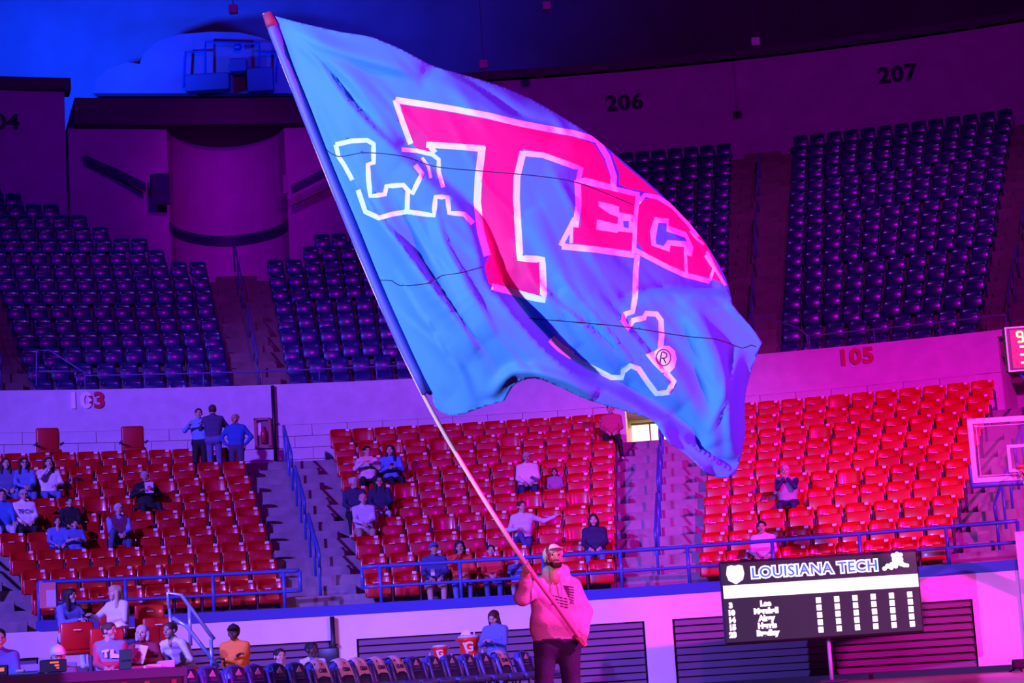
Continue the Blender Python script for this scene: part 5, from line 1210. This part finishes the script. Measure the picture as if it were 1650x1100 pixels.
# ------------------------------------------------------------------ the flag bearer
def flag_bearer():
    Y0 = 20.1
    J = lambda x, y, dy=0.0: np.array(at(x, y, Y0 + dy))
    foot = at(898, 1172, Y0); org = np.array((foot.x, Y0, 0.0))
    hd = J(892, 899, -.06); nk = J(896, 921, .02); 
    shR, shL = J(874, 942, 0.0), J(923, 944, .04)
    elR, hR = J(842, 962, -.26), J(851, 922, -.42)
    elL, hL = J(944, 985, .10), J(938, 1028, -.10)
    hipR, hipL = J(880, 1042, .03), J(916, 1043, .05)
    knR, knL = J(876, 1104, -.03), J(921, 1106, .0); anR, anL = J(872, 1158, .06), J(926, 1158, .08)
    ch = (shR + shL) / 2; wa = (hipR + hipL) / 2
    def mix(a, b, t): return a + (b - a) * t
    sx = (shL - shR); sx = sx / np.linalg.norm(sx)
    ft = np.array((.0, -.05, 0)); up = np.array((0, 0, 1.0))
    H = 'hoodie'
    pr = [('c', wa - sx * .085 - up * .0, wa + sx * .085 - up * .0, .142, .142, 'jeans'),
          ('c', wa - sx * .115 + up * .20, wa + sx * .115 + up * .20 + ft * .4, .142, .142, H),
          ('c', mix(wa, ch, .45) - sx * .115 + ft * .7, mix(wa, ch, .45) + sx * .115 + ft * .7, .150, .150, H),
          ('c', mix(wa, ch, .68) - sx * .12 + ft * .5, mix(wa, ch, .68) + sx * .12 + ft * .5, .142, .142, H),
          ('c', mix(wa, ch, .88) - sx * .12, mix(wa, ch, .88) + sx * .12, .122, .122, H),
          ('c', shR + sx * .02, shL - sx * .02, .076, .076, H), ('c', nk - up * .03, shR, .07, .07, H), ('c', nk - up * .03, shL, .07, .07, H),
          ('c', nk - up * .06, nk + up * .02, .10, .075, H), ('c', nk - up * .02, nk + up * .06, .066, .064, 'skin'),
          ('c', shR, elR, .085, .078, H), ('c', elR, mix(elR, hR, .62), .080, .062, H), ('c', mix(elR, hR, .60), mix(elR, hR, .68), .064, .05, 'cuff'),
          ('c', mix(elR, hR, .6), mix(elR, hR, .92), .036, .030, 'skin'),
          ('c', shL, elL, .074, .068, H), ('c', elL, mix(elL, hL, .78), .068, .052, H), ('c', mix(elL, hL, .76), mix(elL, hL, .84), .052, .042, 'cuff'), ('c', mix(elL, hL, .8), mix(elL, hL, .95), .034, .03, 'skin'),
          # hem band and kangaroo pocket
          ('c', wa - sx * .112 + up * .15, wa + sx * .112 + up * .15, .136, .136, 'hem'),
          ('c', wa - sx * .09 + up * .25 + ft * 2.2, wa + sx * .09 + up * .25 + ft * 2.2, .055, .055, H),
          # hood lying round the neck
          ('c', nk + np.array((-.09, .02, -.01)), nk + np.array((-.03, .11, .02)), .045, .05, 'hood'), ('c', nk + np.array((.09, .02, -.01)), nk + np.array((.03, .11, .02)), .045, .05, 'hood'),
          ('c', nk + np.array((-.085, .0, .02)), nk + np.array((-.01, -.085, -.015)), .042, .034, 'hood'), ('c', nk + np.array((.085, .0, .02)), nk + np.array((.01, -.085, -.02)), .042, .034, 'hood'),
          ('c', hipR + up * .02, knR, .118, .085, 'jeans'), ('c', knR, anR, .083, .066, 'jeans'), ('c', hipL + up * .02, knL, .118, .085, 'jeans'), ('c', knL, anL, .083, .066, 'jeans'),
          ('c', anR + np.array((0, .04, -.05)), anR + np.array((-.02, -.16, -.06)), .05, .042, 'shoe'), ('c', anL + np.array((0, .04, -.05)), anL + np.array((.02, -.16, -.06)), .05, .042, 'shoe')]
    pr = [(p[0], p[1] - org, p[2] - org, *p[3:]) for p in pr]
    body = grow(pr, 0.0115, 0.032)
    Rh = rotm(.24, -.20, .03)
    head = grow(HEADP + BEARD, 0.0052, 0.010)
    # gripping hands: fingers wrapped round the pole
    pole_pts = [np.array(at(x, y, Y0 + d)) for x, y, d in POLE]
    def grip(h, axis, palm, sgn):
        ax = axis / np.linalg.norm(axis); pm = palm - ax * (palm @ ax); pm = pm / np.linalg.norm(pm); td = np.cross(ax, pm) * sgn
        q = []; Rp = .031
        for k in range(4):
            off = ax * (.030 - .0205 * k); rr = .0098 - .0006 * k; last = None
            for th in (-70, -20, 35, 90, 140):
                a = math.radians(th); p_ = h + off + (pm * -math.cos(a) * -1 * Rp if False else (-pm * math.sin(a) * Rp + td * math.cos(a) * Rp) )
                p_ = h + off + td * math.cos(a - math.pi) * -Rp * 1.0 + pm * -math.sin(a) * Rp
                if last is not None: q.append(('c', last, p_, rr, rr, 'skin'))
                last = p_
        q.append(('c', h + pm * .038 + ax * .026 - td * .004, h + pm * .038 - ax * .030 - td * .004, .021, .02, 'skin'))
        q.append(('c', h + pm * .036 + ax * .02 + td * .018, h + pm * .034 - ax * .028 + td * .018, .016, .015, 'skin'))
        q.append(('c', h + pm * .04 - ax * .0, h + pm * .085 - ax * .02, .024, .029, 'skin'))
        q.append(('c', h + pm * .035 + ax * .034 - td * .015, h - td * .034 + ax * .046, .0125, .011, 'skin')); q.append(('c', h - td * .034 + ax * .046, h - pm * .026 - td * .018 + ax * .044, .011, .0095, 'skin'))
        q = [(p[0], p[1] - org, p[2] - org, *p[3:]) for p in q]
        return grow(q, 0.0055, 0.008)
    axR = pole_pts[7] - pole_pts[9]; axL = pole_pts[9] - pole_pts[-1]
    pR = pole_pts[8]; pL = pole_pts[-2]
    gR = grip(pR, axR, elR - pR, 1); gL = grip(pL, axL, elL - pL, -1)
    mm = {H: mat('hoodie_cream', (.80, .64, .66), .9, bump=.8, bscale=9), 'hood': mat('hood_grey', (.62, .64, .70), .9, bump=.3, bscale=30), 'cuff': cmat((.74, .62, .62), .9), 'hem': cmat((.75, .64, .63), .9),
          'jeans': mat('jeans_dark', (.045, .04, .10), .85, noise=.4, nscale=9, bump=.3, bscale=30), 'skin': cmat((.62, .36, .29), .5), 'lip': cmat((.45, .2, .18), .5), 'eye': cmat((.02, .02, .02), .15), 'brow': cmat((.03, .018, .012), .8), 'beard': mat('beard', (.045, .022, .015), .9, bump=.5, bscale=200), 'shoe': cmat((.6, .6, .6), .6)}
    me = to_mesh('person', [body, xf(head, Rh, hd - org), gR, gL], mm)
    o = link('person', me); o.matrix_world = Matrix.Translation(org)
    capm = cmat((.72, .62, .66), .75)
    child('cap', to_mesh('cap', [xf(grow(HAIRP['cap'], .0065, .014, CAP_CUT), Rh, hd - org)], {'cap': capm}), o)
    child('hair', to_mesh('hair', [xf(T_HAIR['thin'], Rh, hd - org)], {'hair': cmat((.035, .02, .014), .8)}), o)
    # drawstrings
    n_ = nk - org
    for sg in (-1, 1):
        child('drawstring', MB().tube([Vector(n_ + np.array((sg * .03, -.105, -.06))), Vector(n_ + np.array((sg * .045, -.135, -.14))), Vector(n_ + np.array((sg * .05 - .01, -.155, -.26)))], .006, 6).mesh('drawstring', cmat((.85, .72, .76), .7), True), o)
    # chest print: short dark strokes laid on the cloth
    from mathutils.bvhtree import BVHTree
    bv = BVHTree.FromPolygons([tuple(v) for v in body[0]], [tuple(int(i) for i in q) for q in body[1]])
    strokes = MB(); c0 = (ch - org)
    def lay(x0, z0, x1, z1, h):
        ps = []
        for t in (0, .5, 1):
            x = x0 + (x1 - x0) * t; z = z0 + (z1 - z0) * t
            for dz in (-h / 2, h / 2):
                loc, nor, _, _ = bv.ray_cast(Vector((x, -1.2, z + dz)), Vector((0, 1, 0)))
                if loc is None: return
                ps.append(loc + Vector((0, -.005, 0)))
        strokes.add(ps, [(0, 2, 3, 1), (2, 4, 5, 3)])
    zb = c0[2]; rr_ = random.Random(2)
    for k in range(7):      # upper right block of a waving banner
        z = zb - .02 - k * .026
        lay(c0[0] + .05 + .01 * k, z + .012, c0[0] + .155 - .002 * k, z - .012, .011)
        lay(c0[0] + .06 + .01 * k, z - .002, c0[0] + .105, z - .012, .008)
    for k in range(4):
        z = zb - .10 - k * .028
        x = c0[0] - .075
        for q in range(4): lay(x + q * .042, z + .006 - q * .012, x + q * .042 + .034, z + .004 - q * .012 - .008, .011)
    child('chest_print', strokes.mesh('chest_print', cmat((.10, .03, .10), .8)), o)
    # ribbed hem line, fly seam and pocket edge
    tag(o, 'bearded man in a cream hoodie and light cap holding the flag pole', 'person')
    return o
POLE = [(425, 22, -.58), (447, 82, -.57), (500, 215, -.55), (560, 365, -.53), (620, 508, -.50), (682, 640, -.48), (738, 737, -.46), (792, 824, -.45), (851, 916, -.43), (897, 975, -.31), (937, 1031, -.15), (943, 1040, -.13)]
flag_bearer()

# ------------------------------------------------------------------ the flag
Y0 = 20.1
OUT = [(443, 26), (480, 36), (520, 45), (550, 52), (580, 56), (600, 60), (620, 68), (640, 76), (665, 89), (690, 103), (715, 112), (745, 120), (780, 130), (815, 142), (850, 157), (875, 170), (900, 185), (928, 202), (955, 220), (983, 242), (1010, 265), (1035, 286), (1060, 308), (1085, 332), (1110, 358), (1130, 383), (1145, 405), (1160, 429), (1170, 450), (1176, 470), (1180, 490), (1192, 506), (1205, 520), (1218, 536), (1228, 552), (1222, 566), (1214, 586), (1207, 610), (1202, 630), (1200, 650), (1200, 670), (1201, 690), (1199, 710), (1195, 730), (1190, 750), (1185, 763), (1175, 769), (1160, 770), (1140, 765), (1125, 750), (1110, 735), (1095, 724), (1080, 715), (1070, 702), (1062, 690), (1055, 680), (1045, 674), (1020, 666), (1000, 660), (975, 653), (950, 645), (928, 636), (905, 625), (890, 618), (875, 612), (862, 609), (850, 610), (840, 613), (832, 617), (825, 624), (820, 632), (813, 645), (797, 650), (780, 655), (760, 662), (745, 667), (732, 669), (720, 668), (710, 663), (702, 656), (698, 648), (697, 638), (688, 634), (676, 610), (660, 580), (640, 545), (618, 500), (598, 452), (578, 404), (560, 358), (538, 305), (515, 248), (492, 185), (470, 120), (453, 70)]
RED_T = [(645, 168), (690, 175), (733, 182), (790, 193), (833, 203), (885, 214), (925, 221), (957, 232), (972, 257), (984, 288), (983, 297), (938, 284), (940, 272), (905, 258), (870, 246), (845, 240), (838, 243), (830, 280), (828, 321), (833, 419), (868, 421), (871, 470), (868, 477), (820, 464), (788, 458), (781, 430), (787, 412), (778, 372), (773, 325), (777, 285), (782, 234), (735, 231), (688, 228), (695, 243), (680, 246), (664, 232), (653, 200)]
RED_E = [(936, 297), (980, 306), (1024, 316), (1022, 350), (1018, 404), (970, 398), (924, 392), (925, 367), (935, 366), (937, 330)]
PINK_LIGHT = [(985, 246), (1008, 268), (1035, 290), (1062, 314), (1080, 330), (1058, 314), (1040, 309), (1010, 303), (997, 297), (998, 280)]  # pink light on the blue cloth beside the T, painted in as red
WH_E = [(964.3, 324.3), (987, 329.4), (997.4, 333.2), (997.4, 342.1), (1022.8, 347.2), (1022.8, 375.2), (996, 372.7), (994.9, 375.2), (960.5, 370.1), (961.8, 353.6), (994.9, 361.2), (996, 349.8), (982, 344.7), (964.3, 332)]
BL_E = [(1003.8, 356), (1013, 356), (1012.7, 368), (1004.5, 366)]
RED_C = [(1029, 331), (1036, 322), (1051, 319), (1076, 330), (1100, 347), (1130, 382), (1150, 415), (1164, 445), (1168, 458), (1145, 448), (1103, 438), (1063, 422), (1037, 405), (1024, 385), (1026, 350)]
WH_C = [(1047, 372.7), (1054.7, 349.8), (1077.6, 352.3), (1077.6, 363.8), (1105.5, 374), (1117, 398), (1114.5, 413.4), (1102, 409.6), (1102, 398), (1080, 395.6), (1078.8, 405.8), (1049.6, 395.6)]
BL_C = [(1056, 385.4), (1061, 358.7), (1073.7, 360), (1073.7, 372.7), (1104, 382.8), (1106.8, 389), (1076, 386.7), (1068.7, 396.8), (1057, 393)]
BLOB = [(1040, 571), (1054, 566), (1066, 557), (1078, 557), (1087, 565), (1090, 578), (1087, 592), (1077, 603), (1066, 600), (1052, 586)]
STROKES = [  # white outlines: width, points
 (10, [(637, 161), (690, 169), (733, 176), (790, 187), (833, 198), (885, 208), (925, 215), (962, 226), (979, 254), (989, 285), (988, 300)]), (9, [(637, 161), (648, 195), (662, 232)]),
 (10, [(687, 233), (735, 236), (780, 240)]), (9, [(690, 231), (701, 246)]), (12, [(777, 236), (771, 285), (769, 325), (774, 372), (785, 412)]),
 (11, [(843, 244), (833, 285), (832, 321), (838, 416), (874, 418), (876, 483), (850, 477), (822, 469), (792, 462)]), (9, [(843, 247), (875, 250), (936, 272), (932, 288), (990, 303)]),
 (8, [(934, 291), (985, 303), (1030, 314)]), (7, [(1028, 314), (1024, 350), (1021, 408)]), (10, [(905, 397), (960, 402), (1022, 411)]), (10, [(930, 290), (932, 330), (927, 366)]), (8, [(926, 352), (903, 396)]), (5, [(921, 366), (920, 392)]),
 (7, [(1027, 328), (1039, 314), (1060, 318), (1085, 334), (1106, 357), (1126, 381)]), (8, [(1022, 402), (1040, 412), (1075, 430), (1103, 443), (1143, 453)]), (5, [(1104, 405), (1106, 442)]), (5, [(1136, 411), (1150, 432), (1143, 453)]), (5, [(1139, 405), (1154, 436), (1169, 460)]), (4, [(1112, 372), (1122, 384), (1134, 394)]),
 (9, [(1027, 410), (1024, 440), (1023.5, 478), (1019, 502), (1007, 506), (1004, 516), (1012, 529), (1020, 516), (1038, 512), (1041, 505), (1058, 506), (1065, 516), (1066, 540), (1064, 562)]),
 (9, [(1072, 600), (1086, 614), (1076, 632), (1058, 634), (1044, 616), (1029, 594), (1016, 589), (1004, 598), (1002, 608), (985, 608), (960, 595), (938, 585), (922, 573)]), (14, [(888, 546), (902, 560), (922, 573)]),
 (8, [(541, 233), (566, 227), (592, 226), (602, 232), (602, 262), (593, 265), (594, 290), (597, 316), (620, 313), (623, 300), (650, 298), (657, 306), (656, 342)]), (7, [(541, 233), (546, 253), (555, 266), (568, 290)]), (8, [(577, 306), (589, 341), (611, 351)]), (8, [(589, 341), (611, 351), (632, 345), (656, 341), (699, 347), (702, 317), (721, 318), (724, 343), (748, 345), (762, 360)]),
 (8, [(658, 307), (665, 311), (680, 280), (669, 266)]), (7, [(647, 241), (672, 243), (697, 249), (707, 257), (707, 277), (714, 302)]), (5, [(680, 254), (690, 268), (694, 287)])]
SEAMS = [(1.7, [(500, 243), (520, 238), (545, 252), (590, 246), (650, 252), (700, 268), (780, 276), (870, 284), (935, 296), (1020, 330)]), (1.7, [(580, 455), (592, 448), (605, 451), (632, 452), (645, 460), (690, 456), (712, 444), (740, 440), (778, 430)]), (1.8, [(852, 513), (880, 515), (940, 520), (1010, 527), (1100, 541), (1150, 546), (1175, 553), (1196, 561), (1210, 556), (1218, 559)])]
def resample(pts, step):
    out = []
    for (x0, y0), (x1, y1) in zip(pts[:-1], pts[1:]):
        n = max(1, int(math.hypot(x1 - x0, y1 - y0) / step))
        for k in range(n): out.append((x0 + (x1 - x0) * k / n, y0 + (y1 - y0) * k / n))
    out.append(pts[-1]); return out
def smooth_curve(pts, step=8):
    """Catmull-Rom through the points"""
    P = [pts[0]] + list(pts) + [pts[-1]]; out = []
    for i in range(1, len(P) - 2):
        p0, p1, p2, p3 = [np.array(P[i + k], float) for k in (-1, 0, 1, 2)]
        n = max(2, int(np.linalg.norm(p2 - p1) / step))
        for k in range(n):
            t = k / n; out.append(tuple(0.5 * (2 * p1 + (p2 - p0) * t + (2 * p0 - 5 * p1 + 4 * p2 - p3) * t * t + (3 * p1 - p0 - 3 * p2 + p3) * t ** 3)))
    out.append(tuple(pts[-1])); return out
def signed(P, poly):
    """signed distance to an open curve (positive to its right as drawn, y down = lower left when it runs down right is negative) and arc position"""
    poly = np.array(poly, float); best = np.full(len(P), 1e9); sg = np.zeros(len(P)); ar = np.zeros(len(P))
    L = np.r_[0, np.cumsum(np.linalg.norm(np.diff(poly, axis=0), axis=1))]
    for i in range(len(poly) - 1):
        a = poly[i]; d = poly[i + 1] - a; l2 = max(d @ d, 1e-9)
        t = np.clip(((P - a) @ d) / l2, 0, 1); q = P - a - t[:, None] * d; r = np.hypot(q[:, 0], q[:, 1]); m = r < best
        best[m] = r[m]; sg[m] = np.sign(d[0] * q[m, 1] - d[1] * q[m, 0]); ar[m] = (L[i] + t[m] * math.sqrt(l2)) / L[-1]
    return best * sg, ar          # positive: below / left of a curve running down to the right
def sstep(x, a, b):
    t = np.clip((x - a) / (b - a), 0, 1); return t * t * (3 - 2 * t)
def fold_height(P):
    """how far the cloth stands towards the hall's near side, in metres"""
    x, y = P[:, 0], P[:, 1]; h = np.zeros(len(P))
    # broad billow
    h += 0.16 * np.sin((x - 0.55 * y - 330) / 150.0) * sstep(x, 440, 700)
    # the big overlapping fold: lower left lobe stands in front
    e = smooth_curve([(505, 75), (560, 140), (600, 200), (650, 256), (700, 303), (742, 342), (766, 392), (781, 452), (810, 487), (850, 534), (890, 576), (935, 610), (1000, 641), (1060, 679), (1100, 706)])
    d, t = signed(P, e); A = 0.12 * sstep(t, .01, .35) + 0.12 * sstep(t, .46, .62) - 0.15 * sstep(t, .75, 1.0)
    lobe = np.where(d > 0, np.exp(-(d / 130.0) ** 2), 1.0) * sstep(d, -24, 1)
    val = -0.55 * np.exp(-((d + 24) / 20.0) ** 2) * (d < 1)
    h += A * (lobe + 0.5 * val)
    # folds running down the hoist side lobe and across the fly
    R = [([(470, 75), (500, 150), (545, 240), (590, 325), (640, 400), (690, 465), (738, 520), (776, 590), (788, 640)], .075, 20, 34),
         ([(480, 130), (530, 260), (575, 350), (620, 430), (680, 510), (760, 575)], .045, 16, 26),
         ([(455, 55), (500, 78), (560, 122), (610, 180), (645, 230)], .06, 14, 30), ([(450, 40), (520, 70), (590, 95), (680, 120)], .05, 14, 22),
         ([(560, 390), (610, 480), (660, 560), (700, 640)], .06, 14, 22), ([(620, 500), (670, 570), (720, 640)], .04, 12, 20), ([(700, 540), (740, 600), (760, 660)], .035, 14, 18),
         ([(850, 340), (900, 430), (960, 500), (1030, 590), (1090, 660)], .05, 26, 34), ([(900, 470), (960, 560), (1010, 620)], .03, 12, 18), ([(1000, 480), (1060, 560), (1110, 640), (1150, 720)], .05, 24, 26),
         ([(1100, 480), (1140, 560), (1160, 640), (1150, 740)], .06, 22, 30), ([(830, 380), (870, 470), (930, 560)], .03, 12, 20), ([(1060, 680), (1085, 735), (1140, 765)], .07, 12, 18), ([(790, 640), (830, 600), (900, 610), (960, 640)], .05, 10, 14),
         ([(700, 350), (730, 420), (770, 500), (840, 590)], .04, 22, 26), ([(1190, 560), (1175, 640), (1180, 740)], .05, 12, 16)]
    for pts, a, wl, wr in R:
        d, t = signed(P, smooth_curve(pts)); w = np.where(d > 0, wl, wr) * .8; h += 1.5 * a * np.exp(-(d / w) ** 2) * np.sin(np.pi * np.clip(t, .0, 1)) ** .5
    # sharp creases: the cloth swells slowly and drops away on the fly side
    S = [([(455, 48), (520, 110), (560, 163), (605, 213), (652, 256)], .05, 42, 9), ([(545, 245), (590, 325), (620, 365), (650, 400), (690, 455), (735, 515), (776, 575)], .055, 36, 8),
         ([(500, 150), (530, 215), (548, 255), (578, 310)], .03, 26, 6), ([(600, 445), (640, 500), (690, 545), (722, 570)], .03, 24, 6), ([(590, 480), (640, 560), (690, 630)], .045, 26, 8),
         ([(850, 440), (900, 490), (960, 540), (1010, 588)], .028, 28, 6), ([(900, 440), (950, 500), (1000, 560), (1040, 620)], .022, 24, 5), ([(700, 108), (760, 142), (830, 190), (890, 208)], .06, 40, 10),
         ([(700, 330), (720, 400), (760, 470), (800, 540)], .03, 34, 8), ([(1120, 500), (1160, 570), (1165, 640), (1140, 700)], .035, 30, 8), ([(960, 470), (1010, 530), (1060, 590), (1100, 660)], .025, 30, 6), ([(620, 400), (660, 480), (700, 540), (740, 620)], .03, 24, 6)]
    for pts, a, wl, wr in S:
        d, t = signed(P, smooth_curve(pts)); h += 1.7 * a * np.where(d > 0, np.exp(-d / wl), sstep(d, -wr, 0)) * np.sin(np.pi * np.clip(t, 0, 1)) ** .7
    # upper band of the cloth turned up and away
    e = smooth_curve([(560, 70), (640, 92), (700, 108), (745, 130), (800, 165), (840, 190), (900, 208), (960, 226), (1010, 275), (1070, 330), (1130, 395), (1175, 470), (1226, 552)])
    d, t = signed(P, e); h += -0.30 * sstep(-d, 0, 55) * np.sin(np.pi * np.clip(t, 0, 1)) ** .5 - .10 * np.exp(-(d / 14) ** 2) * sstep(t, .1, .3) * (1 - sstep(t, .5, .65))
    top = smooth_curve([(700, 106), (780, 130), (850, 157), (900, 185), (955, 220), (1010, 265), (1060, 308), (1110, 358), (1145, 405), (1170, 450), (1182, 492)])
    d, t = signed(P, top); h += -0.22 * np.exp(-np.abs(d) / 26.0) * np.sin(np.pi * np.clip(t, .03, 1)) ** .4
    # panel by the E and C tilted right to stand in for a shadow
    e = smooth_curve([(878, 244), (905, 300), (932, 370), (962, 430), (1000, 484)])
    d, t = signed(P, e); ins = sstep(-d, -2, 5); e2 = smooth_curve([(1000, 484), (1060, 470), (1120, 470), (1215, 476)]); d2, t2 = signed(P, e2)
    m = ins * sstep(-d2, -5, 8) * sstep(x, 860, 920) * sstep(t, 0, .25)
    h += m * (-0.0026 * np.clip(-d, 0, 150)) - .03 * np.exp(-(d2 / 9) ** 2) * sstep(x, 990, 1010)
    # fine puckers
    rng = np.random.RandomState(4)
    for _ in range(70):
        cx_, cy_ = rng.uniform(480, 1180), rng.uniform(90, 740); an = rng.uniform(.75, 1.15); L = rng.uniform(30, 90); w = rng.uniform(4, 9); a = rng.uniform(.005, .016) * rng.choice([-1, 1])
        u = (x - cx_) * math.cos(an) + (y - cy_) * math.sin(an); v = -(x - cx_) * math.sin(an) + (y - cy_) * math.cos(an)
        h += a * np.exp(-(u / L) ** 2 - (v / w) ** 2)
    # laced to the pole along the hoist
    po = np.array([(p[0], p[1]) for p in POLE]); d, t = signed(P, po)
    h *= sstep(np.abs(d), 8, 70)
    return h * 1.25
def make_flag():
    verts = []; edges = []
    def add_loop(pts, closed=True):
        o = len(verts); verts.extend(pts); n = len(pts); edges.extend([(o + i, o + (i + 1) % n) for i in range(n if closed else n - 1)]); return list(range(o, o + n))
    outline = resample(OUT + [OUT[0]], 5)[:-1]
    add_loop(outline)
    fills = [(2, RED_T), (2, RED_E), (2, RED_C), (2, PINK_LIGHT), (1, WH_E), (1, WH_C), (0, BL_E), (0, BL_C)]
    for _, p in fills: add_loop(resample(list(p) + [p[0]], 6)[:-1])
    add_loop(resample(BLOB + [BLOB[0]], 6)[:-1])
    quads = []
    def stroke(w, pts, c):
        pts = np.array(smooth_curve(pts, 9) if c == 3 else resample(pts, 9), float)
        for i in range(len(pts) - 1):
            a, b = pts[i], pts[i + 1]; d = (b - a) / max(np.linalg.norm(b - a), 1e-6); nrm = np.array((-d[1], d[0])) * w / 2; ex = d * min(w * .35, 2.5)
            quads.append((c, [tuple(a - ex - nrm), tuple(b + ex - nrm), tuple(b + ex + nrm), tuple(a - ex + nrm)]))
        n_ = len(pts); nm = []
        for i in range(n_):
            d = pts[min(i + 1, n_ - 1)] - pts[max(i - 1, 0)]; d = d / max(np.linalg.norm(d), 1e-6); nm.append(np.array((-d[1], d[0])) * w / 2)
        add_loop([tuple(pts[i] + nm[i]) for i in range(n_)] + [tuple(pts[i] - nm[i]) for i in range(n_ - 1, -1, -1)])
        return [tuple(pts[i] + nm[i]) for i in range(n_)] + [tuple(pts[i] - nm[i]) for i in range(n_ - 1, -1, -1)]
    bands = []
    for w, pts in STROKES: bands.append((1, stroke(w, pts, 1)))
    circ = [(1069 + 11.5 * math.cos(t * math.pi / 12), 576 + 13 * math.sin(t * math.pi / 12)) for t in range(25)]
    marks = [(3, stroke(1.7, circ, 3)), (3, stroke(2.0, [(1063.5, 585), (1066, 568), (1071, 568), (1074.5, 571.5), (1072, 576.5), (1065, 577)], 3)), (3, stroke(2.0, [(1069, 577), (1073, 585.5)], 3))]
    for w, pts in SEAMS: marks.append((3, stroke(w, pts, 3)))
    rng = random.Random(1); xs = 5.0; j = 0; yv = 24.0
    while yv < 772:
        xv = 430.0 + (xs / 2 if j % 2 else 0)
        while xv < 1232:
            q = (xv + rng.uniform(-.3, .3), yv + rng.uniform(-.3, .3))
            if inside(q[0], q[1], OUT): verts.append(q)
            xv += xs
        yv += xs * 0.87; j += 1
    vo, eo, fo, *_ = delaunay_2d_cdt([Vector(v) for v in verts], edges, [], 0, 0.05)
    P = np.array([(v.x, v.y) for v in vo]); F = [tuple(f) for f in fo]
    ctr = np.array([P[list(f)].mean(0) for f in F])
    def pip(Q, poly):
        c = np.zeros(len(Q), bool); n = len(poly)
        for i in range(n):
            x0, y0 = poly[i]; x1, y1 = poly[(i + 1) % n]
            if y0 == y1: continue
            cond = ((y0 > Q[:, 1]) != (y1 > Q[:, 1])) & (Q[:, 0] < (x1 - x0) * (Q[:, 1] - y0) / (y1 - y0) + x0); c ^= cond
        return c
    keep = pip(ctr, outline)
    # the big fold hides a strip of the print behind the lobe edge
    col = np.zeros(len(F), int)
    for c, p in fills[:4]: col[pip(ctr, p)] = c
    for c, p in fills[4:6]: col[pip(ctr, p)] = c
    for c, p in bands: col[pip(ctr, p)] = 1
    for c, p in fills[6:]: col[pip(ctr, p)] = c
    col[pip(ctr, BLOB)] = 1
    for c, p in marks: col[pip(ctr, p)] = 3
    H = fold_height(P)
    V = []
    for (x, y), h in zip(P, H):
        d = ray(x, y); yy = Y0 + np.interp(y, [22, 640, 916], [-.58, -.48, -.43]); V.append(Vector((0, 0, CAM_Z)) + d * ((yy - h) / d.y))
    m = MB(); m.v = [tuple(v) for v in V]
    for f, k, c in zip(F, keep, col):
        if k: m.f.append(f); m.m.append(int(c))
    base = at(851, 916, Y0 - .43)
    root = empty('flag', Matrix.Translation(base))
    me = bpy.data.meshes.new('cloth'); used = sorted({i for f in m.f for i in f}); rm = {u: i for i, u in enumerate(used)}
    me.from_pydata([tuple(Vector(m.v[u]) - base) for u in used], [], [tuple(rm[i] for i in f) for f in m.f])
    def cloth(nm, colr):
        return mat(nm, colr, .62, spec=.25, trans=.22, bump=.3, bscale=5.5, stretch=(1.0, 1.0, 0.35))
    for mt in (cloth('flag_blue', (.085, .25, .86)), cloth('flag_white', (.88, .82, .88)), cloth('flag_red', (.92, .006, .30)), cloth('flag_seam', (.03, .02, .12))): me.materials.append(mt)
    me.polygons.foreach_set('material_index', m.m); me.polygons.foreach_set('use_smooth', [True] * len(m.f)); me.update()
    o = child('cloth', me, root)
    so = o.modifiers.new('thickness', 'SOLIDIFY'); so.thickness = 0.004; so.offset = 0
    # sleeve round the pole, its red cap, and the pole
    pp = [Vector(at(x, y, Y0 + d)) - base for x, y, d in POLE]
    fine = []
    for i in range(len(pp) - 1):
        for k in range(4): fine.append(pp[i].lerp(pp[i + 1], k / 4))
    fine.append(pp[-1])
    arr = np.array([tuple(p) for p in fine]); 
    for _ in range(6): arr[1:-1] = (arr[:-2] + 2 * arr[1:-1] + arr[2:]) / 4
    fine = [Vector(p) for p in arr]
    child('pole', MB().tube(fine, .02, 10, radii=[.016 + .010 * k / (len(fine) - 1) for k in range(len(fine))]).mesh('pole', mat('pole_white', (.9, .40, .5), .35), True), root)
    n5 = 20
    off = Vector((.045, 0, .0))
    child('pole_sleeve', MB().tube([p + Vector((.035, 0, 0)) for p in fine[1:n5 + 1]], .06, 12, radii=[.05 + .012 * math.sin(k * 1.3) * .3 for k in range(n5)]).mesh('pole_sleeve', mat('sleeve_blue', (.13, .09, .75), .6, trans=.15), True), root)
    child('sleeve_cap', MB().tube([fine[0] + Vector((.03, 0, 0.0)), fine[1] + Vector((.035, 0, 0)), fine[1].lerp(fine[2], .4) + Vector((.035, 0, 0))], .055, 12, radii=[.045, .055, .056]).mesh('sleeve_cap', mat('sleeve_red', (.30, .01, .12), .7), True), root)
    fc = MB().tube([fine[5] + Vector((.1, -.0, -.05)), fine[5] + Vector((.1, -.03, -.1))], .006, 5)
    tag(root, 'huge waving blue flag with big red and white letters on a long pole', 'flag')
make_flag()
make_red_seats()
make_upper_seats()
